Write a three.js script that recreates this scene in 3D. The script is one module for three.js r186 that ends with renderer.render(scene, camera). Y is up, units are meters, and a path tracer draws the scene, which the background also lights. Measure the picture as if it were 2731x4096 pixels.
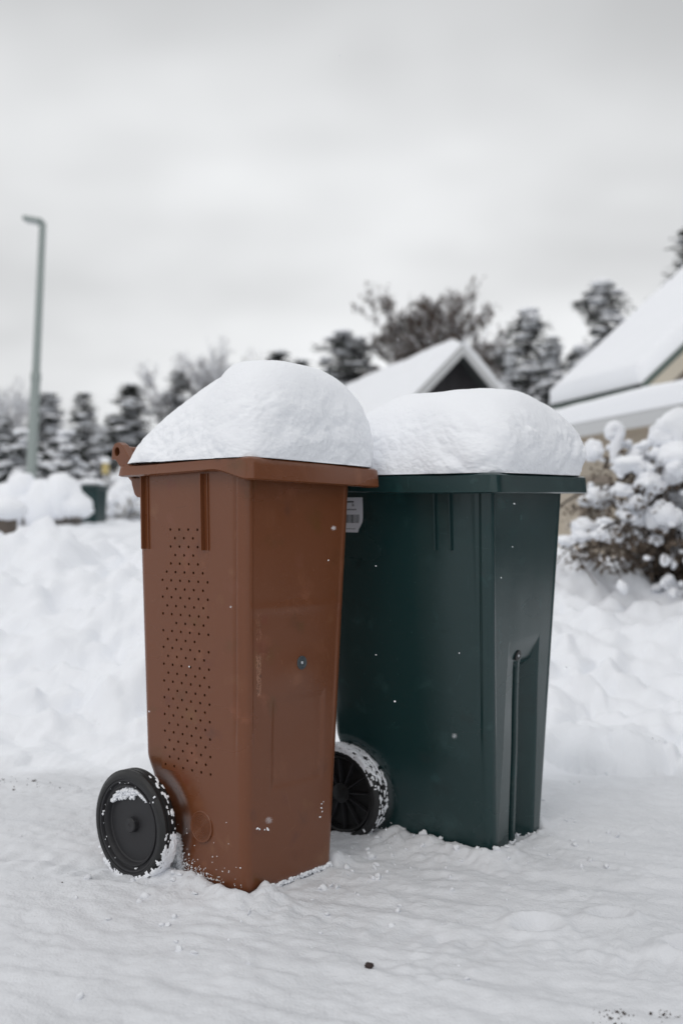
import * as THREE from 'three';
import { mergeGeometries, mergeVertices, toCreasedNormals } from 'three/addons/utils/BufferGeometryUtils.js';
import { ImprovedNoise } from 'three/addons/math/ImprovedNoise.js';
import { RoundedBoxGeometry } from 'three/addons/geometries/RoundedBoxGeometry.js';

// ------------------------------------------------------------------ camera, sky, sun, exposure
const scene = new THREE.Scene();
const camera = new THREE.PerspectiveCamera(53.1, 682 / 1024, 0.05, 900);
camera.position.set(0, 0.8806, 0);
camera.rotation.set(0.0132, 0, 0.0106);
camera.focus = 2.42;
camera.userData.fStop = 2.0;

const renderer = new THREE.WebGLRenderer({ antialias: true });
renderer.toneMapping = THREE.LinearToneMapping;
renderer.toneMappingExposure = 1.0;
renderer.shadowMap.enabled = true;

const noise = new ImprovedNoise();
const N3 = (x, y, z) => noise.noise(x, y, z);
function fbm(x, y, z, oct = 4, gain = 0.5) {
  let a = 1, f = 1, s = 0, n = 0;
  for (let i = 0; i < oct; i++) { s += a * N3(x * f + i * 7.3, y * f + i * 3.1, z * f - i * 5.7); n += a; a *= gain; f *= 2.03; }
  return s / n;
}
function rng(seed) { let a = seed >>> 0; return () => { a = (a + 0x6D2B79F5) | 0; let t = Math.imul(a ^ (a >>> 15), 1 | a); t = (t + Math.imul(t ^ (t >>> 7), 61 | t)) ^ t; return ((t ^ (t >>> 14)) >>> 0) / 4294967296; }; }
const lerp = (a, b, t) => a + (b - a) * t;
const clamp = (x, a = 0, b = 1) => Math.min(b, Math.max(a, x));
const ss = (a, b, x) => { const t = clamp((x - a) / (b - a)); return t * t * (3 - 2 * t); };

{ // overcast sky: an even grey deck with soft cloud structure all the way round
  const W = 1024, H = 512, data = new Float32Array(W * H * 4);
  for (let j = 0; j < H; j++) for (let i = 0; i < W; i++) {
    const el = ((j + 0.5) / H - 0.5) * Math.PI, az = ((i + 0.5) / W - 0.5) * 2 * Math.PI;
    const x = Math.cos(el) * Math.cos(az), y = Math.sin(el), z = Math.cos(el) * Math.sin(az);
    const k = 1.0 / (Math.max(y, 0) + 0.32), cx = x * k, cz = z * k;
    const o = 238.913; let c = fbm(cx * 0.9 + 4.2 + o, 0.3, cz * 0.9 + 1.7 + o * 1.7, 5, 0.5);
    const streak = fbm(cx * 0.6 - 2.1 + o, 5.5, cz * 1.6 + 0.4 - o, 4, 0.5);
    let v = 0.80 + 0.55 * c + 0.32 * streak;
    v = clamp(v, 0.5, 1.02);
    if (y < 0) v = lerp(v, 0.6, clamp(-y * 8));
    const p = (j * W + i) * 4;
    data[p] = v * 0.985; data[p + 1] = v * 1.0; data[p + 2] = v * 1.015; data[p + 3] = 1;
  }
  const t = new THREE.DataTexture(data, W, H, THREE.RGBAFormat, THREE.FloatType);
  t.mapping = THREE.EquirectangularReflectionMapping; t.magFilter = THREE.LinearFilter; t.minFilter = THREE.LinearFilter; t.wrapS = THREE.RepeatWrapping; t.needsUpdate = true;
  scene.background = t; scene.environment = t;
}
const sun = new THREE.DirectionalLight(0xfff6ec, 0.55);
sun.position.set(-3.5, 8, 3.0); sun.target.position.set(0, 0, -3); sun.castShadow = true; sun.shadow.radius = 45;
Object.assign(sun.shadow.camera, { left: -12, right: 12, top: 12, bottom: -12, near: 0.1, far: 60 }); sun.shadow.mapSize.set(2048, 2048);
scene.add(sun, sun.target);

// ------------------------------------------------------------------ helpers
const used = {};
function numbered(n) { const k = used[n] = (used[n] ?? -1) + 1; return k ? `${n}_${String(k).padStart(3, '0')}` : n; }
function mesh(name, geo, mat, parent) { const m = new THREE.Mesh(geo, mat); m.castShadow = m.receiveShadow = true; m.name = parent && parent !== scene ? name : numbered(name); (parent ?? scene).add(m); return m; }
function thing(name, label, category, group) { const g = new THREE.Group(); g.name = numbered(name); g.userData = { label, category }; if (group) g.userData.group = group; scene.add(g); return g; }
function tag(o, label, category, group, kind) { o.userData.label = label; if (category) o.userData.category = category; if (group) o.userData.group = group; if (kind) o.userData.kind = kind; return o; }
function copyOf(o, label) { const c = o.clone(); c.name = numbered(o.name.replace(/_\d{3}$/, '')); c.userData = { ...o.userData, label }; scene.add(c); return c; }
function clean(g) { g = g.index ? g.toNonIndexed() : g; for (const k of Object.keys(g.attributes)) if (!['position', 'normal', 'uv'].includes(k)) g.deleteAttribute(k); if (!g.attributes.normal) g.computeVertexNormals(); if (!g.attributes.uv) g.setAttribute('uv', new THREE.BufferAttribute(new Float32Array(g.attributes.position.count * 2), 2)); return g; }
const merge = (l) => mergeGeometries(l.map(clean));
const box = (x0, x1, y0, y1, z0, z1, r = 0) => (r ? new RoundedBoxGeometry(x1 - x0, y1 - y0, z1 - z0, 2, r) : new THREE.BoxGeometry(x1 - x0, y1 - y0, z1 - z0)).translate((x0 + x1) / 2, (y0 + y1) / 2, (z0 + z1) / 2);
function gridGeo(nu, nv, fn, { wrapU = false, skip, uvf } = {}) { // (i/nu, j/nv) -> [x,y,z]; normal = du x dv
  const pos = [], uv = [], idx = [], cu = nu + 1;
  for (let j = 0; j <= nv; j++) for (let i = 0; i <= nu; i++) { pos.push(...fn(i / nu, j / nv, i, j)); uv.push(...(uvf ? uvf(i / nu, j / nv) : [i / nu, j / nv])); }
  for (let j = 0; j < nv; j++) for (let i = 0; i < nu; i++) { if (skip && skip(i, j)) continue; const a = j * cu + i, b = a + 1, c = a + cu, d = c + 1; idx.push(a, b, d, a, d, c); }
  const g = new THREE.BufferGeometry(); g.setAttribute('position', new THREE.Float32BufferAttribute(pos, 3)); g.setAttribute('uv', new THREE.Float32BufferAttribute(uv, 2)); g.setIndex(idx);
  if (wrapU) { const h = g.clone(); h.deleteAttribute('uv'); }
  g.computeVertexNormals();
  if (wrapU) { const n = g.attributes.normal; for (let j = 0; j <= nv; j++) { const a = j * cu, b = a + nu; const v = new THREE.Vector3(n.getX(a) + n.getX(b), n.getY(a) + n.getY(b), n.getZ(a) + n.getZ(b)).normalize(); n.setXYZ(a, v.x, v.y, v.z); n.setXYZ(b, v.x, v.y, v.z); } }
  return g;
}
const bar = (a, b, r0, r1 = r0, seg = 6) => { const A = new THREE.Vector3(...a), B = new THREE.Vector3(...b), d = B.clone().sub(A); const g = new THREE.CylinderGeometry(r1, r0, d.length(), seg, 1); g.applyQuaternion(new THREE.Quaternion().setFromUnitVectors(new THREE.Vector3(0, 1, 0), d.normalize())); return g.translate((a[0] + b[0]) / 2, (a[1] + b[1]) / 2, (a[2] + b[2]) / 2); };
function extrudeXY(pts, z0, z1, bevel = 0) { const s = new THREE.Shape(pts.map((p) => new THREE.Vector2(...p))); const g = new THREE.ExtrudeGeometry(s, { depth: z1 - z0 - 2 * bevel, bevelEnabled: bevel > 0, bevelSize: bevel, bevelThickness: bevel, bevelOffset: -bevel, bevelSegments: 2 }); return g.translate(0, 0, z0 + bevel); }
function blob(r, seed, detail = 3, amp = 0.25, fr = 1.6, sx = 1, sy = 1, sz = 1) {
  const g = mergeVertices(new THREE.IcosahedronGeometry(1, detail).deleteAttribute('uv').deleteAttribute('normal')), p = g.attributes.position;
  for (let i = 0; i < p.count; i++) { const x = p.getX(i), y = p.getY(i), z = p.getZ(i); const k = r * (1 + amp * fbm(x * fr + seed * 3.7, y * fr + seed, z * fr - seed, 3)); p.setXYZ(i, x * k * sx, y * k * sy, z * k * sz); }
  g.computeVertexNormals(); return g;
}

// ------------------------------------------------------------------ materials
function noiseTex(size, fn, srgb) { const d = new Uint8Array(size * size * 4); for (let j = 0; j < size; j++) for (let i = 0; i < size; i++) { const v = fn(i / size, j / size); const p = (j * size + i) * 4; if (Array.isArray(v)) { d[p] = v[0]; d[p + 1] = v[1]; d[p + 2] = v[2]; } else d[p] = d[p + 1] = d[p + 2] = v; d[p + 3] = 255; } const t = new THREE.DataTexture(d, size, size); t.wrapS = t.wrapT = THREE.RepeatWrapping; t.magFilter = THREE.LinearFilter; t.minFilter = THREE.LinearMipmapLinearFilter; t.generateMipmaps = true; if (srgb) t.colorSpace = THREE.SRGBColorSpace; t.needsUpdate = true; return t; }
const tileN = (u, v, f, o, s = 0) => { // periodic noise through a torus-like blend
  const a = fbm(u * f + s, v * f, s, o), b = fbm((u - 1) * f + s, v * f, s, o), c = fbm(u * f + s, (v - 1) * f, s, o), d = fbm((u - 1) * f + s, (v - 1) * f, s, o);
  return lerp(lerp(a, b, u), lerp(c, d, u), v) * 1.35;
};
const snowBump = noiseTex(512, (u, v) => 128 + 127 * clamp(0.75 * tileN(u, v, 24, 3, 1.7) + 0.6 * tileN(u, v, 90, 2, 8.1), -1, 1));
const M = {};
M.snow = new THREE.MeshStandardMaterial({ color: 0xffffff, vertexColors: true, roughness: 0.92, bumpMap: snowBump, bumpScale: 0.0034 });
M.snowSoft = new THREE.MeshStandardMaterial({ color: new THREE.Color().setRGB(0.875, 0.895, 0.935), roughness: 0.92 });
M.crumb = new THREE.MeshStandardMaterial({ color: new THREE.Color().setRGB(0.76, 0.78, 0.82), roughness: 0.95 });
M.plain = (r, g, b, rough = 0.6, extra = {}) => new THREE.MeshStandardMaterial({ color: new THREE.Color().setRGB(r, g, b), roughness: rough, ...extra });
M.tyre = M.plain(0.011, 0.0112, 0.012, 0.5);
M.disc = M.plain(0.021, 0.021, 0.024, 0.6);
M.rivet = M.plain(0.55, 0.57, 0.6, 0.35, { metalness: 0.8 });
M.badge = M.plain(0.05, 0.06, 0.068, 0.5);
const PW = 1.9; // metres of wall that the wear texture spans round a bin
function plastic(base, light, dark, marks, seed, rough) {
  const W = 2048, H = 1152, c = document.createElement('canvas'); c.width = W; c.height = H;
  const g = c.getContext('2d'), r = rng(seed); g.fillStyle = `rgb(${base})`; g.fillRect(0, 0, W, H);
  const X = (m) => m / PW * W, Y = (m) => H - m / 1.06 * H;
  for (let i = 0; i < 260; i++) { // faint rubbed clouds in the plastic
    const x = r() * W, y = r() * H, w = 10 + r() * 60, h = 6 + r() * 40; g.globalAlpha = 0.012 + r() * 0.03; g.fillStyle = `rgb(${r() < 0.6 ? light : dark})`;
    for (let k = 0; k < 7; k++) { g.beginPath(); g.ellipse(x + (r() - 0.5) * w, y + (r() - 0.5) * h, w * (0.2 + r() * 0.4), h * (0.2 + r() * 0.4), r() * 3, 0, 7); g.fill(); }
  }
  for (let i = 0; i < 2200; i++) { g.globalAlpha = 0.1 + r() * 0.35; g.fillStyle = `rgb(${r() < 0.7 ? light : dark})`; const s = 0.5 + r() * r() * 2.2; g.fillRect(r() * W, r() * H, s, s * (0.6 + r())); }
  for (let i = 0; i < 340; i++) { g.globalAlpha = 0.05 + r() * 0.2; g.strokeStyle = `rgb(${r() < 0.75 ? light : dark})`; g.lineWidth = 0.6 + r() * 0.9; const x = r() * W, y = r() * H, l = 4 + r() * r() * 60, a = (r() < 0.6 ? Math.PI / 2 : 0) + (r() - 0.5) * 0.9; g.beginPath(); g.moveTo(x, y); g.quadraticCurveTo(x + Math.cos(a) * l * 0.5 + r() * 4, y + Math.sin(a) * l * 0.5 + r() * 4, x + Math.cos(a) * l, y + Math.sin(a) * l); g.stroke(); }
  for (const [m, y0, y1, w, n, al] of marks) for (let i = 0; i < n; i++) { // scuffed strips: many short scratches
    g.globalAlpha = al * (0.3 + r() * 0.7); g.strokeStyle = `rgb(${r() < 0.8 ? light : dark})`; g.lineWidth = 0.7 + r() * 1.6; const x = X(m + (r() - 0.5) * w), y = Y(lerp(y0, y1, r())), l = 3 + r() * 16; g.beginPath(); g.moveTo(x, y); g.lineTo(x + (r() - 0.5) * 6, y + (r() - 0.3) * l); g.stroke();
  }
  g.globalAlpha = 1;
  const t = new THREE.CanvasTexture(c); t.colorSpace = THREE.SRGBColorSpace; t.wrapS = t.wrapT = THREE.RepeatWrapping;
  const rt = noiseTex(256, (u, v) => clamp(255 * (rough + 0.10 * tileN(u, v, 6, 2, seed)), 0, 255));
  const pb = noiseTex(256, (u, v) => 128 + 110 * clamp(tileN(u, v, 70, 2, 3.3) + 0.5 * tileN(u, v, 12, 2, 9), -1, 1));
  pb.repeat.set(5, 3); 
  return new THREE.MeshPhysicalMaterial({ map: t, roughness: 1, roughnessMap: rt, bumpMap: pb, bumpScale: 0.00025, ior: 1.5 });
}
M.brown = plastic('110,64,38', '168,128,108', '52,28,16', [[0.625, 0.67, 0.60, 0.016, 150, 0.4], [0.622, 0.565, 0.47, 0.014, 520, 0.55], [0.64, 0.57, 0.55, 0.04, 80, 0.35], [0.86, 0.6, 0.48, 0.03, 70, 0.3], [0.74, 0.69, 0.66, 0.05, 90, 0.22], [0.70, 0.99, 0.2, 0.25, 160, 0.25]], 11, 0.29);
M.green = plastic('26,52,53', '92,120,118', '10,22,22', [[0.65, 0.66, 0.55, 0.02, 200, 0.35], [0.78, 0.66, 0.58, 0.16, 260, 0.22], [0.72, 0.62, 0.05, 0.1, 500, 0.16], [0.80, 0.98, 0.7, 0.16, 120, 0.2]], 23, 0.25);
M.brownPlain = new THREE.MeshPhysicalMaterial({ color: new THREE.Color('rgb(110,64,38)'), roughness: 0.32, ior: 1.5 });
M.greenPlain = new THREE.MeshPhysicalMaterial({ color: new THREE.Color('rgb(26,52,53)'), roughness: 0.32, ior: 1.5 });
// ------------------------------------------------------------------ where the two bins stand
const BIN = {
  brown: { pos: [-0.2486, 0.0083, -2.6336], rot: [-0.0046, -0.6957, 0.0052], H: 1.0208, Hb: 0.9608, bow: 0, xr: [0.1754, 0.1955], xf: [0.1754, 0.1955], zn: [0.1573, 0.1938], lid: { xr: -0.240, xf: 0.2435, zn: 0.2245, zf: -0.260 } },
  green: { pos: [0.3494, -0.0082, -2.9563], rot: [0.0301, -0.6251, -0.0029], H: 1.0311, Hb: 0.9711, bow: 0.02, xr: [0.297, 0.325], xf: [0.1835, 0.2184], zn: [0.1515, 0.2288], lid: { xr: -0.345, xf: 0.2695, zn: 0.2915, zf: -0.2965 } },
};
for (const b of Object.values(BIN)) { b.matrix = new THREE.Matrix4().makeRotationFromEuler(new THREE.Euler(...b.rot, 'YZX')).setPosition(...b.pos); b.inv = b.matrix.clone().invert(); }
const bowZ = (b, x, y) => b.bow * (x < -0.05 ? 1 : Math.max(0, 1 - ((x + 0.05) / (b.xf[0] + 0.03)) ** 2)) * ss(0.02, 0.3, y) * (1 - 0.75 * ss(0.7, 1.0, y)); // side walls belly out a little
const place = (o, b) => { o.position.set(...b.pos); o.rotation.set(...b.rot, 'YZX'); return o; };

// ------------------------------------------------------------------ snow ground: one sheet out to the horizon
const tmp = new THREE.Vector3();
function footprint(b, x, z) { // distance outside the bin's foot (negative inside), and which way
  tmp.set(x, 0, z).applyMatrix4(b.inv); const cx = 0.055, hx = b.xf[0] - cx, dx = Math.abs(tmp.x - cx) - hx, dz = Math.abs(tmp.z) - b.zn[0];
  return Math.hypot(Math.max(dx, 0), Math.max(dz, 0)) + Math.min(Math.max(dx, dz), 0);
}
const chunks = []; { const r = rng(77); // lumps thrown up by the plough on the banks
  for (let i = 0; i < 240; i++) { const left = r() < 0.6, z = -(3.75 + r() * 3.6), x = left ? -0.4 - r() * 3.6 : 1.0 + r() * 3.2; const s = 0.07 + r() * r() * 0.26; chunks.push([x, z, s, s * (0.2 + r() * 0.3), r() * 3, 0.7 + r() * 0.7]); }
  chunks.push([-1.78, -6.3, 0.34, 0.10, 0.3, 0.75]); }
function bankProfile(x, d) {
  const wob = 0.25 * fbm(x * 0.6, 1.5, 3.3, 2);
  const L = 0.80 * ss(3.55 + wob, 6.6 + wob, d) * (0.9 + 0.1 * Math.sin(x * 1.3)), Rr = 0.62 * ss(3.75 + wob, 6.9 + wob, d);
  const t = ss(-0.3, 1.0, x);
  const Rdrop = 0.16 * ss(2.0, 3.4, x) * ss(4.5, 6.5, d);
  return lerp(L, Rr - Rdrop, t);
}
function groundY(x, z, fine = true) {
  const d = -z;
  let y = 0;
  if (d > 3) {
    y += bankProfile(x, d);
    y += 0.35 * ss(9, 30, d) * ss(2, -4, x) + 0.1 * ss(9, 30, d);
    const bk = ss(3.5, 4.4, d) * (1 - 0.55 * ss(8, 16, d));
    y += bk * (0.12 * fbm(x * 1.3, 2.2, z * 1.3, 3) + 0.13 * (Math.abs(fbm(x * 2.7, 8.2, z * 2.7, 3)) * 2 - 0.45) + 0.05 * (Math.abs(N3(x * 6.5, 3.2, z * 6.5)) - 0.2) + 0.03 * fbm(x * 9, 1, z * 9, 2));
    if (d < 9) for (const [cx, cz, s, h, a, st] of chunks) { const dx = x - cx, dz = z - cz; if (Math.abs(dx) > s * 1.6 || Math.abs(dz) > s * 1.6) continue; const u = (dx * Math.cos(a) + dz * Math.sin(a)) / s, v = (-dx * Math.sin(a) + dz * Math.cos(a)) / (s * st), q = u * u + v * v + 0.35 * N3(x * 7, s * 9, z * 7); if (q < 1) y += h * Math.pow(1 - q, 0.55) * 0.8; }
  }
  if (fine) {
    const road = 1 - 0.4 * ss(3.4, 4.2, d);
    y += road * (0.016 * fbm(x * 1.7, 0.4, z * 1.7, 2));
    // wheel and shovel marks: shallow streaks that run across the picture
    const sx = x * 0.93 + z * 0.36, sz = -x * 0.36 + z * 0.93;
    const wx = sx + 0.08 * fbm(x * 4, 2, z * 4, 2), wz = sz + 0.05 * fbm(x * 5, 6, z * 5, 2);
    y += road * (0.015 * fbm(wx * 3.0, 4.4, wz * 12, 3) + 0.009 * fbm(wx * 9, 9.4, wz * 17, 3) + 0.009 * Math.pow(Math.abs(fbm(x * 11, 3.4, z * 11, 2)), 1.3) + 0.006 * Math.abs(fbm(x * 34, 2.4, z * 34, 2)) + 0.010 * ss(0.0, 0.35, fbm(x * 3.5, 12, z * 3.5, 2)) * Math.abs(N3(x * 24, 8.8, z * 30)));
    const tread = Math.exp(-Math.pow((sz + 2.18 + 0.05 * Math.sin(sx * 2)) / 0.055, 2)); // a tyre track with its lugs
    y -= tread * 0.008 * (0.7 + 0.5 * Math.sin(sx * 95 + 5 * N3(sx * 3, 1, sz * 3))) * ss(-0.2, 0.5, fbm(sx * 2, 3, 1, 2) + 0.35);
    const t2 = Math.exp(-Math.pow((sz + 2.62 + 0.04 * Math.sin(sx * 3 + 1)) / 0.05, 2)); y -= t2 * 0.007;
    for (const [fx, fz, fs] of [[0.62, -2.34, 0.045], [0.44, -2.28, 0.05], [0.74, -2.16, 0.05]]) { const q = ((x - fx) / fs) ** 2 + ((z - fz) / (fs * 0.7)) ** 2; if (q < 5) y += 0.011 * (1.2 * Math.exp(-((Math.sqrt(q) - 1.3) ** 2) * 5) - 1.3 * Math.exp(-q * 1.5)); }
    for (const k of ['brown', 'green']) { // snow pushed up along the feet
      const f = footprint(BIN[k], x, z); if (f < 0.32) { const c = fbm(x * 17, 6.6, z * 17, 3), low = 1 - 0.85 * ss(BIN[k].xf[0] - 0.02, BIN[k].xf[0] + 0.025, tmp.x) * ss(0.12, 0.05, tmp.z), cr = Math.abs(N3(x * 27, 5.1, z * 27)) * 0.9 + Math.abs(N3(x * 52, 1.7, z * 52)) * 0.5; y += low * 0.011 * cr * ss(0.2, 0.04, f); y += low * (0.018 + 0.020 * c) * Math.exp(-Math.pow((f - 0.03) / 0.038, 2)) + low * 0.016 * (0.5 + Math.abs(fbm(x * 11, 1.2, z * 11, 3))) * ss(0.30, 0.06, f) * ss(-0.02, 0.02, f); if (f < 0.005) y = Math.min(y, 0.004); }
    }
  }
  return y;
}
{
  const axis = (parts) => { const o = []; for (const [a, b, n] of parts) for (let i = 0; i < n; i++) o.push(lerp(a, b, i / n)); o.push(parts.at(-1)[1]); return o; };
  const ex = (a, b, n) => { const o = []; for (let i = 1; i <= n; i++) o.push(a + (b - a) * Math.pow(i / n, 3)); return o; };
  const xm = axis([[-4.6, -1.3, 120], [-1.3, 1.3, 330], [1.3, 4.6, 120]]), xs = [...ex(-4.6, -420, 36).reverse(), ...xm, ...ex(4.6, 420, 36)];
  const zm = axis([[1.4, -1.55, 50], [-1.55, -3.6, 290], [-3.6, -8, 150]]), zs = [...ex(1.4, 420, 30).reverse(), ...zm, ...ex(-8, -420, 60)];
  const g = gridGeo(xs.length - 1, zs.length - 1, (u, v, i, j) => [xs[i], groundY(xs[i], zs[j]), zs[j]]);
  const uv = g.attributes.uv, p = g.attributes.position; for (let i = 0; i < uv.count; i++) uv.setXY(i, p.getX(i) / 0.6, p.getZ(i) / 0.6);
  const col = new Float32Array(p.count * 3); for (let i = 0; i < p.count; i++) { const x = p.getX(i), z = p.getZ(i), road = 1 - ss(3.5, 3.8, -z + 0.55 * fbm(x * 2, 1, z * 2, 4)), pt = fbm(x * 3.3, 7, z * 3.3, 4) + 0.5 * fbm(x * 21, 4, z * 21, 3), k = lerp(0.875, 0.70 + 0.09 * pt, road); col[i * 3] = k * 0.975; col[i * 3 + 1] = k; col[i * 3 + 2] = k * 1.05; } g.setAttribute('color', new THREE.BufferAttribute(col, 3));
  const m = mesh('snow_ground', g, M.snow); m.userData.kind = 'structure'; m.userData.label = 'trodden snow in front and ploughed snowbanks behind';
}

// ------------------------------------------------------------------ bins
function binBody(b, o) {
  const { Hb } = b, rc = o.rc, fine = [];
  const ys = [...new Set([0, 0.003, 0.007, 0.012, 0.018, 0.026, ...Array.from({ length: 124 }, (_, i) => 0.035 + i * (b.H - 0.012 - 0.035) / 123), ...(o.panel ? [o.panel.y0, o.panel.y1] : [])])].sort((p, q) => p - q);
  const NA = 14, NP = 30, NB = 26, NC = 8, NF = 116, NS = 20;
  const rows = [], uvs = [];
  for (const y of ys) {
    const t = y / Hb; let zn = lerp(...b.zn, t), xf = lerp(...b.xf, t), xr = -lerp(...b.xr, t);
    const k = y < 0.018 ? 0.014 * (1 - Math.sqrt(1 - (1 - y / 0.018) ** 2)) : 0; zn -= k; xf -= k;
    if (y < o.axle[1]) xr += (o.rearCut) * Math.pow(1 - y / o.axle[1], 0.6);
    const P = []; // [x, z, region]
    const pa = o.panel ? o.panel.x0 : xr * 0.4, pb = o.panel ? o.panel.x1 : xf * 0.4;
    const a0 = Math.min(xr + rc, pa - 0.002);
    for (let i = 0; i < NA; i++) P.push([lerp(a0, pa, i / NA), zn]);
    for (let i = 0; i < NP; i++) P.push([lerp(pa, pb, i / NP), zn]);
    for (let i = 0; i <= NB; i++) P.push([lerp(pb, xf - rc, i / NB), zn]);
    for (let i = 1; i < NC; i++) { const a = i / NC * Math.PI / 2; P.push([xf - rc + rc * Math.sin(a), zn - rc + rc * Math.cos(a)]); }
    for (let i = 0; i <= NF; i++) P.push([xf, lerp(zn - rc, -zn + rc, i / NF)]);
    for (let i = 1; i < NC; i++) { const a = i / NC * Math.PI / 2; P.push([xf - rc + rc * Math.cos(a), -zn + rc - rc * Math.sin(a)]); }
    for (let i = 0; i <= NS; i++) P.push([lerp(xf - rc, xr + rc, i / NS), -zn]);
    for (let i = 1; i < NC; i++) { const a = i / NC * Math.PI / 2; P.push([xr + rc - rc * Math.sin(a), -zn + rc - rc * Math.cos(a)]); }
    for (let i = 0; i <= NS; i++) P.push([xr, lerp(-zn + rc, zn - rc, i / NS)]);
    for (let i = 1; i <= NC; i++) { const a = i / NC * Math.PI / 2; P.push(i === NC ? P[0].slice() : [xr + rc - rc * Math.cos(a), zn - rc + rc * Math.sin(a)]); }
    const row = []; let s = 0.4 + P[0][0];
    P.forEach(([x, z], i) => {
      if (i) s += Math.hypot(x - P[i - 1][0], z - P[i - 1][1]);
      let X = x, Z = z;
      const wz = clamp((Math.abs(z) - (zn - 0.07)) / 0.07), r = Math.hypot(x - o.axle[0], y - o.axle[1]);
      Z -= Math.sign(z) * wz * o.arch * ss(o.archR + 0.034, o.archR - 0.05, r);
      Z += Math.sign(z) * wz * bowZ(b, x, y);
      // vertical grooves that frame the corner column
      const g1 = Math.exp(-(((x - (xf - rc - 0.009)) / 0.0032) ** 2)), gy = ss(0.28, 0.45, y);
      if (z > 0) { Z -= 0.004 * g1 * gy * wz; }
      const onFront = clamp((x - (xf - 0.012)) / 0.012);
      if (onFront > 0) { X += onFront * o.front(z, y, zn); X -= onFront * 0.002 * gy * ss(zn - 0.024, zn - 0.030, z) * ss(-zn + 0.024, -zn + 0.03, z); }
      const arcA = Math.atan2(x - (xf - rc), z - (zn - rc)); if (x > xf - rc && z > zn - rc) { const q = 0.0022 * gy * Math.exp(-(((arcA - 0.42) / 0.16) ** 2)); X -= q * Math.sin(arcA); Z -= q * Math.cos(arcA); }
      row.push([X, y, Z, s]);
    });
    rows.push(row);
  }
  const n = rows[0].length - 1, m = rows.length - 1;
  const inPanel = (i, j) => o.panel && i >= NA && i < NA + NP && ys[j] >= o.panel.y0 - 1e-6 && ys[j + 1] <= o.panel.y1 + 1e-6;
  const g = gridGeo(n, m, (u, v, i, j) => rows[j][i].slice(0, 3), { skip: inPanel, wrapU: true });
  const uv = g.attributes.uv; let q = 0; for (let j = 0; j <= m; j++) for (let i = 0; i <= n; i++) uv.setXY(q++, rows[j][i][3] / PW, rows[j][i][1] / 1.06);
  const list = [g];
  // floor of the bin
  const fl = new THREE.ShapeGeometry(new THREE.Shape(rows[0].slice(0, -1).map((p) => new THREE.Vector2(p[0], p[2])))).rotateX(Math.PI / 2); list.push(fl);
  if (o.panel) { // flat panel with the vent holes cut through
    const zAt = (y) => lerp(...b.zn, y / Hb), { x0, x1, y0, y1, holes, r } = o.panel;
    const sh = new THREE.Shape([[x0, y0], [x1, y0], [x1, y1], [x0, y1]].map((p) => new THREE.Vector2(...p)));
    for (const [hx, hy] of holes) { const h = new THREE.Path(); h.absellipse(hx, hy, r, r, 0, Math.PI * 2, true); sh.holes.push(h); }
    const pg = new THREE.ShapeGeometry(sh, 5), pp = pg.attributes.position; for (let i = 0; i < pp.count; i++) { pp.setZ(i, zAt(pp.getY(i)) + bowZ(b, pp.getX(i), pp.getY(i))); pg.attributes.uv.setXY(i, (0.4 + pp.getX(i)) / PW, pp.getY(i) / 1.06); }
    pg.computeVertexNormals(); list.push(pg);
    const lining = new THREE.CylinderGeometry(r, r, 0.004, 10, 1, true).rotateX(Math.PI / 2);
    for (const [hx, hy] of holes) list.push(lining.clone().translate(hx, hy, zAt(hy) + bowZ(b, hx, hy) - 0.002));
  }
  return merge(list);
}
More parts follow.
